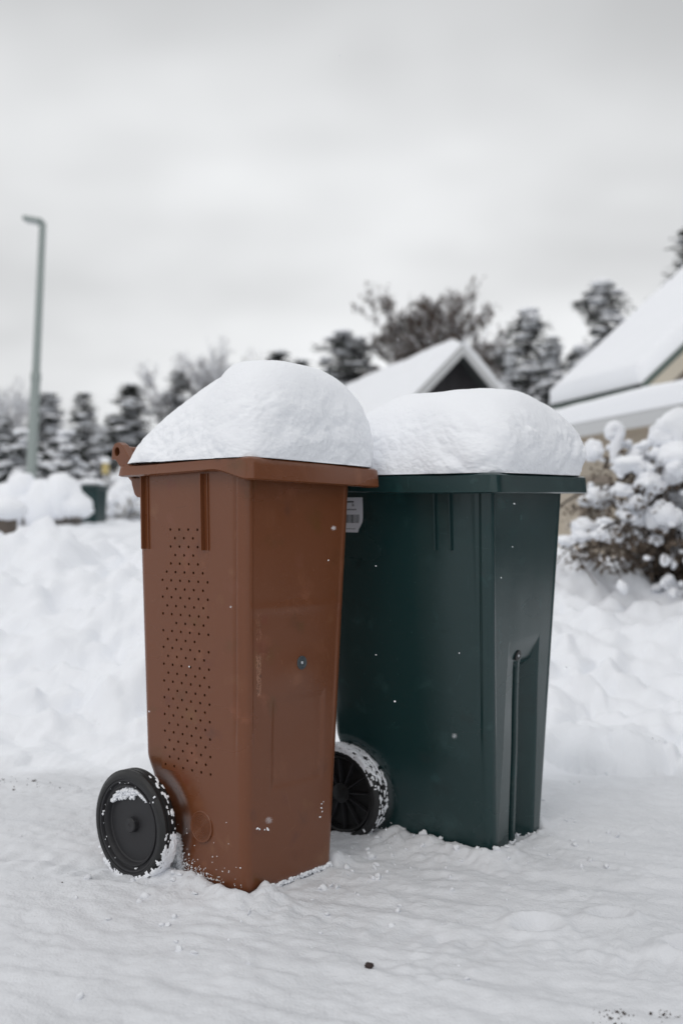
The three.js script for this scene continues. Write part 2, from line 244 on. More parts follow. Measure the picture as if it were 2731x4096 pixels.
function lidGeo(b, o) { // skirted lid: an outer wall, its lip, an inner wall and the top plate
  const { xr, xf, zn, zf } = b.lid, rc = o.rc, H = b.H, P = [], NC = 5;
  const corner = (cx, cz, a0) => { for (let i = 0; i <= NC; i++) { const a = a0 + i / NC * Math.PI / 2; P.push([cx + rc * Math.sin(a), cz + rc * Math.cos(a)]); } };
  const line = (a, c, n) => { for (let i = 1; i < n; i++) P.push([lerp(a[0], c[0], i / n), lerp(a[1], c[1], i / n)]); };
  line([xr + rc, zn], [xf - rc, zn], 40); corner(xf - rc, zn - rc, 0); line([xf, zn - rc], [xf, zf + rc], 30); corner(xf - rc, zf + rc, Math.PI / 2); line([xf - rc, zf], [xr + rc, zf], 20); corner(xr + rc, zf + rc, Math.PI); line([xr, zf + rc], [xr, zn - rc], 20); corner(xr + rc, zn - rc, Math.PI * 1.5);
  P.push(P[0].slice());
  const cx = (xr + xf) / 2, cz = (zn + zf) / 2;
  const inset = (p, d) => { const kx = 1 - d / ((xf - xr) / 2), kz = 1 - d / ((zn - zf) / 2); return [cx + (p[0] - cx) * kx, cz + (p[1] - cz) * kz]; };
  // [inset, height below the top plate as a share of the skirt, fixed drop]
  const prof = [[0.014, 1, 0], [0.004, 1, 0.000], [0.0, 1, -0.003], [0.0005, 0.85, 0], [0.0025, 0.3, 0], [0.0035, 0.05, 0], [0.005, 0, -0.001], [0.009, 0, 0.002], [0.014, 0, 0.003]];
  const rows = prof.map(([d, k, a]) => P.map((p) => { const q = inset(p, d), s = o.skirt(p[0], p[1]); return [q[0], H - s * k + (k === 1 ? -a : a) + o.sag(p[0], p[1]), q[1]]; }));
  rows.unshift(P.map((p) => { const q = inset(p, 0.014); return [q[0], H - 0.008 + o.sag(p[0], p[1]), q[1]]; }));
  const g = gridGeo(P.length - 1, rows.length - 1, (u, v, i, j) => rows[j][i], { wrapU: true });
  const uv = g.attributes.uv; let s = 0, q = 0; const S = P.map((p, i) => (s += i ? Math.hypot(p[0] - P[i - 1][0], p[1] - P[i - 1][1]) : 0)); for (let j = 0; j < rows.length; j++) for (let i = 0; i < P.length; i++) uv.setXY(q++, (S[i] + 0.2) / PW, rows[j][i][1] / 1.06);
  const top = rows.at(-1).slice(0, -1), tg = new THREE.ShapeGeometry(new THREE.Shape(top.map((p) => new THREE.Vector2(p[0], -p[2])))).rotateX(-Math.PI / 2); const tp = tg.attributes.position; for (let i = 0; i < tp.count; i++) tp.setY(i, top[i] ? top[i][1] : H);
  tg.computeVertexNormals();
  return merge([toCreasedNormals(g, 0.7), tg]);
}
const rMat = new THREE.Matrix4().makeRotationX(Math.PI / 2);
const lathe = (pts, seg = 72) => new THREE.LatheGeometry(pts.map((p) => new THREE.Vector2(...p)), seg).applyMatrix4(rMat); // axis along z, second number points to +z
function tyreProfile(R, w) { return [[R * 0.83, w * 0.5 - 0.009], [R * 0.84, w * 0.5 - 0.001], [R * 0.86, w * 0.5], [R * 0.925, w * 0.5 - 0.001], [R * 0.955, w * 0.5 - 0.004], [R * 0.975, w * 0.5 - 0.007], [R, w * 0.32], [R, w * 0.2], [R - 0.003, w * 0.17], [R - 0.003, w * 0.11], [R, w * 0.08], [R, -w * 0.08], [R - 0.003, -w * 0.11], [R - 0.003, -w * 0.17], [R, -w * 0.2], [R, -w * 0.34], [R * 0.96, -w * 0.5], [R * 0.7, -w * 0.5], [R * 0.7, 0], [R * 0.83, 0], [R * 0.83, w * 0.5 - 0.009]].reverse(); }
function snowPatch(R, w, mask, thick, na = 260, nw = 14) { // ragged snow caked on a tread: kept only where the mask says
  const prof = (t) => { const a = lerp(-0.5, 0.62, t); return a > 0.5 ? [R * 0.985 - (a - 0.5) * 0.12, w * 0.5 + 0.0005] : [R, a * w]; };
  const val = (i, j) => mask(i / na * Math.PI * 2, j / nw);
  const g = gridGeo(na, nw, (u, v) => { const a = u * Math.PI * 2, [r, z] = prof(v), m = clamp(mask(a, v) * 4), k = r + 0.0008 + thick * Math.sqrt(m) * (0.75 + 0.5 * N3(a * 20, v * 6, 3)); return [Math.sin(a) * k, -Math.cos(a) * k, z + (v > 0.86 ? thick * 0.7 * m : 0)]; }, { skip: (i, j) => val(i, j) <= 0 && val(i + 1, j) <= 0 && val(i, j + 1) <= 0 && val(i + 1, j + 1) <= 0 });
  return clean(g);
}
function blobs(list) { return merge(list.map(([x, y, z, r, s = 1], i) => blob(r, i * 1.37 + x * 9 + y * 31, 1, 0.9, 1.5, 0.7 + 0.8 * ((i * 0.618) % 1), s * (0.6 + 0.8 * ((i * 0.414) % 1)), 0.7 + 0.6 * ((i * 0.271) % 1)).rotateX(i * 0.7).rotateY(i * 1.9).translate(x, y, z))); }

// ---- brown bin
{
  const b = BIN.brown, t = place(thing('wheeled_bin', 'brown plastic wheeled bin with rows of small vent holes, standing nearest the camera', 'bin', 'two snow-capped wheeled bins'), b);
  const holes = []; const rowCount = 29, dy = 0.02095, dx = 0.0328, y0 = 0.8574;
  for (let k = 0; k < rowCount; k++) {
    const y = y0 - k * dy, even = k % 2 === 0;
    for (let c = 0; c < (even ? 6 : 5); c++) {
      const x = (even ? -0.0995 : -0.0831) + c * dx;
      if (k < 5 && (even ? c < 1 || c > 4 : c < 1 || c > 3)) continue;
      if (k === 11 && c === 0) continue; if (k === 13 && c === 4) continue;
      holes.push([x, y]);
    }
  }
  const axle = [-0.163, 0.119];
  const front = (z, y, zn) => {
    const by = y - 0.505, bz = z + 0.005; let f = 0.0045 * Math.exp(-((by / 0.05) ** 2) - ((bz / 0.085) ** 2)); // swelling that carries the badge
    const rr = Math.max(Math.abs(z + 0.012) - 0.085, Math.abs(y - 0.345) - 0.10); f -= 0.0022 * ss(0.014, -0.004, rr); // shallow panel under it
    f += 0.0015 * ss(0.012, 0, Math.abs(y - 0.672) - 0.004) * 0.5;
    f -= 0.003 * Math.exp(-(((y - 0.36) / 0.07) ** 2) - ((z / 0.09) ** 2));
    f += 0.003 * (1 - (z / zn) ** 2) + 0.0012 * fbm(z * 6, y * 4, 2.2, 2);
    return f;
  };
  mesh('body', binBody(b, { rc: 0.023, axle, arch: 0.024, archR: 0.140, rearCut: 0.112, front, panel: { x0: -0.114, x1: 0.084, y0: 0.258, y1: 0.876, holes, r: 0.0036 } }), M.brown, t);
  const skirt = (x, z) => (z > 0 || x > 0.2 ? 0.027 + 0.024 * ss(0.115, 0.24, x) : 0.03 + 0.02 * ss(0.1, 0.24, x)) - 0.004 * ss(0, -0.24, z) * ss(0.2, 0.24, x);
  const lid = mesh('lid', lidGeo(b, { rc: 0.016, skirt, sag: (x, z) => 0.003 * Math.sin(x * 9) - 0.004 * ss(0, -0.24, z) }), M.brown, t);
  const zAt = (y) => lerp(...b.zn, y / b.Hb);
  for (const [x, w] of [[-0.166, 0], [0.0535, 0]]) { // upright ribs under the rim: a thin fin in front of a shallow groove wall
    const y0 = 0.808, y1 = 0.992, g = extrudeXY([[0, y0], [0.004, y0], [0.004, y1], [0, y1]], 0, 0.014), p = g.attributes.position; for (let i = 0; i < p.count; i++) { const y = p.getY(i), z = p.getZ(i); p.setZ(i, zAt(y) - 0.002 + z); } g.translate(x, 0, 0); g.computeVertexNormals();
    const h = extrudeXY([[0.017, y0], [0.019, y0], [0.019, y1], [0.017, y1]], 0, 0.0055), q = h.attributes.position; for (let i = 0; i < q.count; i++) q.setZ(i, zAt(q.getY(i)) - 0.002 + q.getZ(i)); h.translate(x, 0, 0); h.computeVertexNormals();
    mesh('rib', merge([g, h]), M.brownPlain, t);
  }
  { // hinge brackets, the handle bar between them, lugs under the lid
    const br = [[-0.215, 1.0], [-0.235, 1.022], [-0.287, 1.078], [-0.300, 1.085], [-0.315, 1.082], [-0.324, 1.07], [-0.326, 1.043], [-0.312, 1.043], [-0.270, 1.005], [-0.245, 0.985]];
    for (const z of [0.15, -0.172]) { const s = new THREE.Shape(br.map((p) => new THREE.Vector2(...p))); const hole = new THREE.Path(); hole.absellipse(-0.305, 1.062, 0.0125, 0.0135, 0, 7, true); s.holes.push(hole); mesh('hinge_bracket', new THREE.ExtrudeGeometry(s, { depth: 0.02, bevelEnabled: true, bevelSize: 0.002, bevelThickness: 0.002, bevelSegments: 2 }).translate(0, 0, z), M.brownPlain, t); }
    mesh('handle_bar', bar([-0.305, 1.062, 0.148], [-0.305, 1.062, -0.15], 0.0165, 0.0165, 20), M.brownPlain, t);
    for (const z of [0.165, -0.18]) mesh('lug', extrudeXY([[-0.185, 0.99], [-0.238, 0.99], [-0.232, 0.97], [-0.222, 0.948], [-0.212, 0.94], [-0.185, 0.938]], z, z + 0.014, 0.002), M.brownPlain, t);
  }
  const wheelAt = (zc, flip) => {
    const w = new THREE.Group(); w.name = 'wheel'; w.position.set(axle[0], axle[1], zc); if (flip) w.rotation.y = Math.PI; t.add(w);
    const R = 0.137, W = 0.046;
    mesh('tyre', toCreasedNormals(lathe(tyreProfile(R, W), 96), 0.6), M.tyre, w);
    mesh('disc', toCreasedNormals(lathe([[0.116, 0.006], [0.116, 0.0195], [0.1125, 0.021], [0.109, 0.0195], [0.107, 0.012], [0.1005, 0.0115], [0.099, 0.016], [0.0965, 0.0165], [0.094, 0.013], [0.0925, 0.002], [0.089, 0.0], [0.03, 0.0005], [0, 0.0005]].reverse(), 96), 0.5), M.disc, w);
    mesh('hub_cap', toCreasedNormals(lathe([[0.019, -0.003], [0.0185, 0.013], [0.0165, 0.0158], [0.004, 0.0158], [0.0035, 0.0148], [0.0015, 0.0155], [0, 0.0158]].reverse(), 40), 0.5), M.disc, w);
    if (!flip) {
      // a = 0 at the bottom; a rises towards +x (the body side)
      const mask = (a, v) => { const low = Math.cos(a), n = fbm(Math.cos(a) * 9, Math.sin(a) * 9, v * 5, 4), side = Math.sin(a); let k = -0.42 + 0.95 * n + 0.62 * ss(0.35, 0.95, Math.cos(a - 0.55)) * ss(1, 0.55, v * 0.9); k += 0.3 * Math.exp(-(((v - 0.18) / 0.1) ** 2)) * ss(-0.3, 0.6, side) + 0.26 * Math.exp(-(((v - 0.42) / 0.05) ** 2)) * ss(-0.2, 0.6, side) + 0.34 * Math.exp(-(((v - 0.3) / 0.05) ** 2)) * ss(-0.9, -0.4, low) * ss(-0.5, 0.1, side); k += 0.28 * Math.exp(-(((v - 0.9) / 0.08) ** 2)) * ss(0.2, 0.8, Math.cos(a + 0.35)); return k - 0.5 * ss(0.2, -0.5, side) * ss(0.8, 0.3, low) * (v < 0.8 ? 1 : 0.3); };
      mesh('clinging_snow', snowPatch(R, W, mask, 0.004, 420, 28), M.snowSoft, w);
      const cr = []; const r = rng(5); // snow lodged in the upper curve of the dished disc
      for (let i = 0; i < 240; i++) { const a = lerp(-1.05, 0.72, r()), env = Math.sin((a + 1.05) / 1.77 * Math.PI), dn = (a < 0.1 ? 0.022 : 0.011) * env * (0.4 + r()), rad = 0.0905 - dn * r(), s = 0.0025 + r() * 0.0035; cr.push([Math.sin(a) * rad, Math.cos(a) * rad, 0.003 + 0.006 * r() * (rad > 0.083 ? 1.3 : 0.5), s, 0.8]); }
      for (let i = 0; i < 44; i++) { const a = r() * 6.28, rad = 0.1 + r() * 0.02; cr.push([Math.sin(a) * rad, Math.cos(a) * rad, 0.0145 + 0.004 * r(), 0.0008 + r() * r() * 0.0028, 0.8]); }
      mesh('lodged_snow', blobs(cr), M.snowSoft, w);
    }
    return w;
  };
  wheelAt(0.2115, false); wheelAt(-0.2115, true);
  mesh('axle', bar([axle[0], axle[1], -0.19], [axle[0], axle[1], 0.19], 0.011, 0.011, 16), M.tyre, t);
  { // round moulded date stamp low on the side
    const rings = []; for (let k = 0; k < 7; k++) rings.push(new THREE.TorusGeometry(0.004 + k * 0.0042, 0.0012, 5, 40));
    const e = mesh('round_stamp', merge([toCreasedNormals(lathe([[0.0375, -0.004], [0.0375, 0.0012], [0.0365, 0.0022], [0.0345, 0.0022], [0.0335, 0.0008], [0, 0.0008]].reverse(), 48), 0.5), ...rings.map((r) => r.translate(0, 0, 0.001))]), M.brownPlain, t); e.position.set(0.0310, 0.1393, zAt(0.1393) + 0.0016); e.rotation.x = -Math.atan((b.zn[1] - b.zn[0]) / b.Hb);
  }
  { const y = 0.5332, x = lerp(...b.xf, y / b.Hb) + front(-0.0134, y, 0.17) - 0.002; const g = new THREE.Group(); g.name = 'chip_plug'; g.position.set(x + 0.0008, y, -0.0134); g.rotation.y = Math.PI / 2; t.add(g);
    mesh('plug', toCreasedNormals(lathe([[0.0168, -0.004], [0.0168, 0.0008], [0.0155, 0.0022], [0.013, 0.0022], [0.0115, 0.001], [0.005, 0.001], [0, 0.001]].reverse(), 40), 0.5), M.badge, g);
    mesh('rivet', lathe([[0.0042, 0], [0.004, 0.002], [0.0028, 0.0034], [0, 0.0038]].reverse(), 20), M.rivet, g); }
  { // snow thrown against the foot of the bin, and along its bottom front edge
    const r = rng(41), l = [];
    for (let i = 0; i < 700; i++) { const u = Math.pow(r(), 1.5), x = -0.075 + u * 0.19, h = 0.075 * Math.pow(1 - u, 1.2) + 0.012; const y = 0.004 + r() * r() * h, s = 0.0008 + r() * r() * r() * 0.0045; l.push([x, y, zAt(y) + 0.0005 - (y < 0.018 ? 0.006 : 0), s, 1]); }
    for (let i = 0; i < 150; i++) { const y = 0.008 + r() * 0.085, x = -0.08 + 0.034 * r() * (1 - y / 0.13) + 0.002; l.push([x, y, zAt(y) - 0.012 + 0.010 * r(), 0.004 + r() * 0.005, 1.2]); }
    for (let i = 0; i < 60; i++) { const x = -0.07 + r() * 0.24, y = r() * 0.2 * r(), s = 0.0006 + r() * 0.001; l.push([x, 0.02 + y, zAt(0.02 + y) + 0.0004, s, 1]); }
    for (let i = 0; i < 240; i++) { const z = 0.115 - r() * 0.265, y = -0.002 + 0.010 * r() + 0.004 * N3(z * 30, 1, 2), s = 0.002 + r() * 0.0032; l.push([b.xf[0] - 0.003 + 0.003 * r(), y, z, s, 1]); }
    for (const [z, y, s] of [[0.125, 0.155, 0.003], [0.118, 0.152, 0.002], [0.09, 0.146, 0.0032], [0.092, 0.149, 0.002], [0.1, 0.147, 0.0016], [-0.105, 0.168, 0.002], [-0.104, 0.158, 0.0025], [-0.108, 0.148, 0.0015], [-0.1, 0.136, 0.0022], [-0.112, 0.172, 0.0012]]) l.push([lerp(...b.xf, y / b.Hb) + 0.0025, y, z, s, 1]);
    const m = mesh('clinging_snow', blobs(l), M.snowSoft, t); m.userData.kind = 'stuff';
  }
}
// ---- green bin
{
  const b = BIN.green, t = place(thing('wheeled_bin', 'dark green plastic wheeled bin with a recessed front channel, standing behind the brown one', 'bin', 'two snow-capped wheeled bins'), b);
  const axle = [-0.272, 0.128];
  const front = (z, y, zn) => {
    const L = lerp(0.126, 0.094, y / 0.52);
    let d; if (z > L || z < -0.098) d = 0; else if (z > 0.034) d = 0.005 * ss(L, L - 0.005, z) + 0.009 * (L - z) / (L - 0.034); else if (z > 0.010) d = lerp(0.014, 0.036, ss(0.034, 0.022, z)); else if (z > -0.012) d = lerp(0.036, 0.016, ss(0.010, 0.004, z)); else if (z > -0.042) d = lerp(0.016, 0.052, ss(-0.012, -0.020, z)); else d = 0.052 * ss(-0.098, -0.048, z);
    d = Math.min(d, Math.max(0, 0.582 - y) * 0.25 + 0.8 * Math.max(0, 0.522 - y)); // the channel closes upwards in a slanting hood
    return -d + 0.002 * (1 - (z / zn) ** 2) * ss(0.5, 0.6, y) + 0.0012 * fbm(z * 7, y * 3, 6.1, 2);
  };
  mesh('body', binBody(b, { rc: 0.024, axle, arch: 0.03, archR: 0.142, rearCut: 0.055, front }), M.green, t);
  mesh('lid', lidGeo(b, { rc: 0.018, skirt: (x, z) => 0.048 - 0.006 * ss(0.1, -0.25, x), sag: () => 0 }), M.green, t);
  const zAt = (y) => lerp(...b.zn, y / b.Hb);
  for (const x of [0.058, 0.103]) { const y0 = 0.834, y1 = 0.99, g = extrudeXY([[0, y0], [0.0045, y0], [0.0045, y1], [0, y1]], 0, 0.012, 0.001), p = g.attributes.position; for (let i = 0; i < p.count; i++) p.setZ(i, zAt(p.getY(i)) + bowZ(b, x, p.getY(i)) - 0.002 + p.getZ(i)); g.translate(x, 0, 0); g.computeVertexNormals(); mesh('rib', g, M.greenPlain, t); }
  for (const z of [0.15, -0.172]) mesh('hinge_bracket', extrudeXY([[-0.32, 1.01], [-0.345, 1.03], [-0.39, 1.075], [-0.41, 1.08], [-0.425, 1.07], [-0.425, 1.045], [-0.375, 1.01], [-0.35, 0.99]], z, z + 0.02, 0.002), M.greenPlain, t);
  mesh('handle_bar', bar([-0.407, 1.06, 0.16], [-0.407, 1.06, -0.16], 0.015, 0.015, 20), M.greenPlain, t);
  const wheelAt = (zc, flip) => {
    const w = new THREE.Group(); w.name = 'wheel'; w.position.set(axle[0], axle[1], zc); if (flip) w.rotation.y = Math.PI; t.add(w);
    const R = 0.137, W = 0.052;
    mesh('tyre', toCreasedNormals(lathe(tyreProfile(R, W), 96), 0.6), M.tyre, w);
    mesh('rim', toCreasedNormals(lathe([[0.109, 0.0], [0.109, 0.017], [0.105, 0.018], [0.102, 0.014], [0.1, -0.004], [0.03, -0.006], [0.028, 0.01], [0.02, 0.014], [0, 0.014]].reverse(), 64), 0.5), M.tyre, w);
    for (let k = 0; k < 12; k++) mesh('spoke', box(0.026, 0.103, -0.0016, 0.0016, -0.006, 0.008).rotateZ(k / 12 * Math.PI * 2 + 0.1), M.disc, w);
    if (!flip) {
      const mask = (a, v) => { const n = fbm(Math.cos(a) * 8, Math.sin(a) * 8, v * 6 + 4, 4), side = Math.sin(a), groove = Math.exp(-(((v - 0.33) / 0.025) ** 2)) + Math.exp(-(((v - 0.56) / 0.025) ** 2)); return -0.02 + 0.9 * n - 0.25 * groove * ss(0.5, -0.2, Math.cos(a - 0.2)) - 0.3 * ss(-0.5, 0.8, Math.cos(a - 0.4)) * (v > 0.7 ? 1 : 0.2) + 0.12 * ss(-0.2, -0.9, Math.cos(a)) - 0.8 * ss(0.1, -0.3, side) * ss(-0.2, 0.4, Math.cos(a)); };
      mesh('clinging_snow', snowPatch(R, W, mask, 0.0045, 420, 28), M.snowSoft, w);
    }
  };
  wheelAt(0.196, false); wheelAt(-0.196, true);
  mesh('axle', bar([axle[0], axle[1], -0.16], [axle[0], axle[1], 0.16], 0.011, 0.011, 16), M.tyre, t);
  { const y = 0.539, g = new THREE.Group(); g.name = 'chip_plug'; g.position.set(lerp(...b.xf, y / b.Hb) + front(0.0198, y, 0.17) + 0.001, y, 0.0198); g.rotation.set(0, Math.PI / 2, 0); g.rotateX(0.24); t.add(g);
    mesh('plug', toCreasedNormals(lathe([[0.015, -0.006], [0.015, 0.001], [0.0135, 0.002], [0, 0.002]].reverse(), 32), 0.5), M.tyre, g); mesh('rivet', lathe([[0.0044, 0.001], [0.004, 0.003], [0.0025, 0.0045], [0, 0.005]].reverse(), 16), M.rivet, g); }
  { // paper label high on the side: small print and a bar code, one edge peeling
    const W = 256, H = 256, c = document.createElement('canvas'); c.width = W; c.height = H; const g = c.getContext('2d'), r = rng(3); g.fillStyle = '#cdd0d8'; g.fillRect(0, 0, W, H); g.fillStyle = '#3c4244';
    g.font = 'bold 30px sans-serif'; g.fillText('N', 150, 66); g.fillRect(60, 26, 112, 12); for (let k = 0; k < 12; k++) g.fillRect(40 + k * 13, 84, 9, 10);
    for (let x = 20; x < 222; x += 3) { g.globalAlpha = 0.45 + 0.5 * r(); g.fillRect(x, 126, 1 + r() * 2, 62); } g.globalAlpha = 0.8; for (let k = 0; k < 9; k++) g.fillRect(20 + k * 22, 226, 12, 8); g.globalAlpha = 1;
    const tx = new THREE.CanvasTexture(c); tx.colorSpace = THREE.SRGBColorSpace;
    const g2 = gridGeo(12, 10, (u, v) => { const y = lerp(0.877, 0.9745, v), x1 = lerp(-0.1715, -0.186, ss(0.35, 0, v)), x = lerp(-0.262, x1, u), bend = 0.004 * ss(0.75, 1, u) * ss(0.5, 0, v); return [x, y, zAt(y) + bowZ(b, x, y) + 0.0012 + bend]; });
    mesh('label', g2, new THREE.MeshStandardMaterial({ map: tx, roughness: 0.55 }), t);
  }
  { const r = rng(91), l = []; // rim of snow frozen to the bottom edge
    for (let i = 0; i < 220; i++) { const z = 0.11 - r() * 0.24, s = 0.002 + r() * 0.0045, zn = 0.14; l.push([b.xf[0] - 0.002 + front(z, 0.01, zn) + 0.003 * r(), 0.0 + 0.016 * r() + 0.006 * N3(z * 25, 3, 1), z, s, 1]); }
    for (let i = 0; i < 120; i++) { const x = -0.18 + r() * 0.33, s = 0.001 + r() * r() * 0.005; l.push([x, 0.012 + r() * r() * 0.03, zAt(0.02) - 0.002, s, 1]); }
    const m = mesh('clinging_snow', blobs(l), M.snowSoft, t); m.userData.kind = 'stuff'; }
}
// ---- the snow that lies on the lids
function snowCap(b, o) {
  const { xr, xf, zn, zf } = b.lid, cx = (xr + xf) / 2 + (o.cx ?? 0), cz = (zn + zf) / 2, ax = (xf - xr) / 2 - o.in, az = (zn - zf) / 2 - o.in, NU = 620, NV = 230;
  const pt = (th, t) => {
    const c = Math.cos(th), s = Math.sin(th);
    const rho = 1 - Math.pow(1 - t, 2.4), dir = (c - s) / Math.SQRT2, k = ss(-0.95, 0.75, dir), p = lerp(o.p[0], o.p[1], k), q = lerp(o.q[0], o.q[1], k);
    const hh = Math.pow(Math.max(0, 1 - Math.pow(rho, p)), q), bulge = 1 + o.bulge * k * 2.6 * hh * Math.pow(1 - hh, 1.2), n = lerp(8, 2.9, ss(0.05, 1, hh)), R = 1 / Math.pow(Math.pow(Math.abs(c) / (ax), n) + Math.pow(Math.abs(s) / az, n), 1 / n);
    let x = cx + c * R * rho * bulge, z = cz + s * R * rho * bulge, y = o.h * hh * (1 + o.tilt * (x * 0.7 - z * 0.7));
    return [x, y, z, hh];
  };
  const A = new THREE.Vector3(), B = new THREE.Vector3(), Nn = new THREE.Vector3(), P = new THREE.Vector3();
  const g = gridGeo(NU, NV, (u, v) => {
    const th = -u * Math.PI * 2, t = Math.max(v, 1e-4), a = pt(th, t), e1 = pt(th + 0.004, t), e2 = pt(th, Math.min(0.999, t + 0.006)), e0 = pt(th, Math.max(1e-4, t - 0.006));
    A.set(e1[0] - a[0], e1[1] - a[1], e1[2] - a[2]); B.set(e2[0] - e0[0], e2[1] - e0[1], e2[2] - e0[2]); Nn.crossVectors(A, B).normalize(); if (Nn.lengthSq() < 0.5) Nn.set(0, 1, 0);
    const [x, y, z, hh] = a, side = 1 - ss(0.25, 0.9, hh), S = o.seed;
    const bil = (n) => Math.sqrt(n * n + 0.016); const patch = ss(-0.25, 0.35, fbm(x * 6 + S, y * 6, z * 6 + 3, 2));
    let d = 0.011 * fbm(x * 6 + S, y * 6, z * 6, 2) + side * (0.35 + 0.65 * patch) * (0.026 * (bil(N3(x * 12 + S, y * 12, z * 12)) - 0.2) + 0.015 * (bil(N3(x * 26, y * 26 + S, z * 26)) - 0.2) * patch + 0.004 * (bil(N3(x * 55, y * 55 + S, z * 55)) - 0.2) * patch) + (0.0006 + 0.0016 * side) * fbm(x * 80, y * 80, z * 80, 2) + 0.0007 * N3(x * 210, y * 210, z * 210);
    d *= ss(0, 0.03, 1 - t + 0.01);
    return [x + Nn.x * d, b.H + 0.0035 + Math.max(y + Nn.y * d, -0.004) * (t > 0.999 ? 0 : 1), z + Nn.z * d];
  }, { wrapU: true });
  const uv = g.attributes.uv, p = g.attributes.position; for (let i = 0; i < uv.count; i++) uv.setXY(i, (p.getX(i) + p.getY(i) * 0.6) / 0.5, (p.getZ(i) - p.getY(i) * 0.6) / 0.5);
  return g;
}
place(tag(mesh('snow_heap', snowCap(BIN.brown, { h: 0.256, p: [1.75, 7.5], q: [0.9, 0.5], bulge: 0.07, in: 0.001, tilt: -0.02, seed: 2.2, cx: 0.0 }), M.snowSoft), 'tall lopsided heap of snow on the brown bin lid', 'snow', 'snow heaped on the bin lids'), BIN.brown);
place(tag(mesh('snow_heap', snowCap(BIN.green, { h: 0.238, p: [3.2, 6.0], q: [0.8, 0.55], bulge: 0.13, in: 0.002, tilt: 0.06, seed: 9.4 }), M.snowSoft), 'broad rounded cushion of snow on the green bin lid', 'snow', 'snow heaped on the bin lids'), BIN.green);
place(tag(mesh('snow_bridge', merge([blob(0.04, 3.3, 4, 0.3, 2, 1.15, 0.55, 3.2).translate(-0.258, 1.04, 0.01)]), M.snowSoft), 'strip of snow lying on the handle of the brown bin', 'snow'), BIN.brown);
// ------------------------------------------------------------------ surroundings
// a point seen at pixel (px, py) of a 1568 x 2352 view of the place, at a distance along the view axis
const FPX = 2352.8, camQ = new THREE.Quaternion().setFromEuler(camera.rotation);
const spot = (px, py, depth) => { const v = new THREE.Vector3((px - 784) / FPX, -(py - 1176) / FPX, -1).applyQuaternion(camQ); return v.multiplyScalar(depth / -v.z).add(camera.position); };

// ---- trees
M.needle = M.plain(0.028, 0.034, 0.026, 0.85); M.needleDark = M.plain(0.022, 0.026, 0.022, 0.85);
M.bark = M.plain(0.06, 0.047, 0.038, 0.9); M.twig = M.plain(0.085, 0.066, 0.058, 0.9); M.deadLeaf = M.plain(0.075, 0.05, 0.036, 0.85);
function triSoup(list) { const g = new THREE.BufferGeometry(); g.setAttribute('position', new THREE.Float32BufferAttribute(list, 3)); g.computeVertexNormals(); return clean(g); }
function lump(r, rx, ry, rz) { const g = new THREE.IcosahedronGeometry(1, 1), p = g.attributes.position, c = [r() * 9, r() * 9]; for (let i = 0; i < p.count; i++) { const k = 1 + 0.35 * N3(p.getX(i) * 1.3 + c[0], p.getY(i) * 1.3 + c[1], p.getZ(i) * 1.3); p.setXYZ(i, p.getX(i) * rx * k, p.getY(i) * ry * k, p.getZ(i) * rz * k); } return mergeNormal(g); }
function mergeNormal(g) { g.deleteAttribute('normal'); g.deleteAttribute('uv'); g = mergeVertices(g, 1e-5); g.computeVertexNormals(); return g; }
function conifer(seed, H, W, snow, open) { // boughs in whorls, each a droop of needle tufts with snow lying along it
  const r = rng(seed), tri = [], sn = [], limbs = [bar([0, -0.5, 0], [0, H * 0.97, 0], 0.03 * H * 0.6 + 0.04, 0.015, 8)];
  const whorls = Math.round(H * 3.4);
  for (let k = 0; k < whorls; k++) {
    const t = k / (whorls - 1), y = lerp(0.12, 0.985, t) * H, R = W * Math.pow(1 - t, open ? 0.6 : 0.8) * (0.55 + 0.6 * r()) + 0.12, nb = Math.round(lerp(open ? 6 : 9, 4, t));
    for (let b = 0; b < nb; b++) {
      if (open && r() < 0.2) continue;
      const a = r() * 6.283, L = R * (0.6 + 0.5 * r()), up = lerp(-0.25, open ? 0.5 : 0.35, t) + 0.15 * (r() - 0.5), ca = Math.cos(a), sa = Math.sin(a);
      const at = (s) => [ca * L * s, y + L * (up * s - 0.28 * s * s), sa * L * s];
      if (L > 0.5) limbs.push(bar(at(0), at(0.6), 0.022, 0.008, 4));
      const tufts = Math.max(3, Math.round(L * 6));
      for (let i = 0; i < tufts; i++) {
        const s = 0.15 + 0.85 * (i + r()) / tufts, c = at(s), sp = 0.13 + 0.18 * (1 - s) + 0.07 * r();
        for (let q = 0; q < 13; q++) { const o = [c[0] + (r() - 0.5) * sp * 2.2, c[1] + (r() - 0.6) * sp * 1.3, c[2] + (r() - 0.5) * sp * 2.2], l = 0.11 + r() * 0.15, da = a + (r() - 0.5) * 2.2, dz = -0.5 + r() * 0.7, n = 0.045 + r() * 0.035; tri.push(o[0] - sa * n, o[1], o[2] + ca * n, o[0] + sa * n, o[1] + 0.02, o[2] - ca * n, o[0] + Math.cos(da) * l, o[1] + dz * l, o[2] + Math.sin(da) * l); }
        if (r() < snow) { const w = sp * (0.5 + r() * 0.7); sn.push(lump(r, w, w * (0.28 + 0.25 * r()), w).translate(c[0] + (r() - 0.5) * 0.08, c[1] + sp * 0.45, c[2] + (r() - 0.5) * 0.08)); }
      }
    }
  }
  sn.push(lump(r, 0.05, 0.12, 0.05).translate(0, H * 0.985, 0));
  return { trunk: merge(limbs), crown: triSoup(tri), snow: merge(sn) };
}
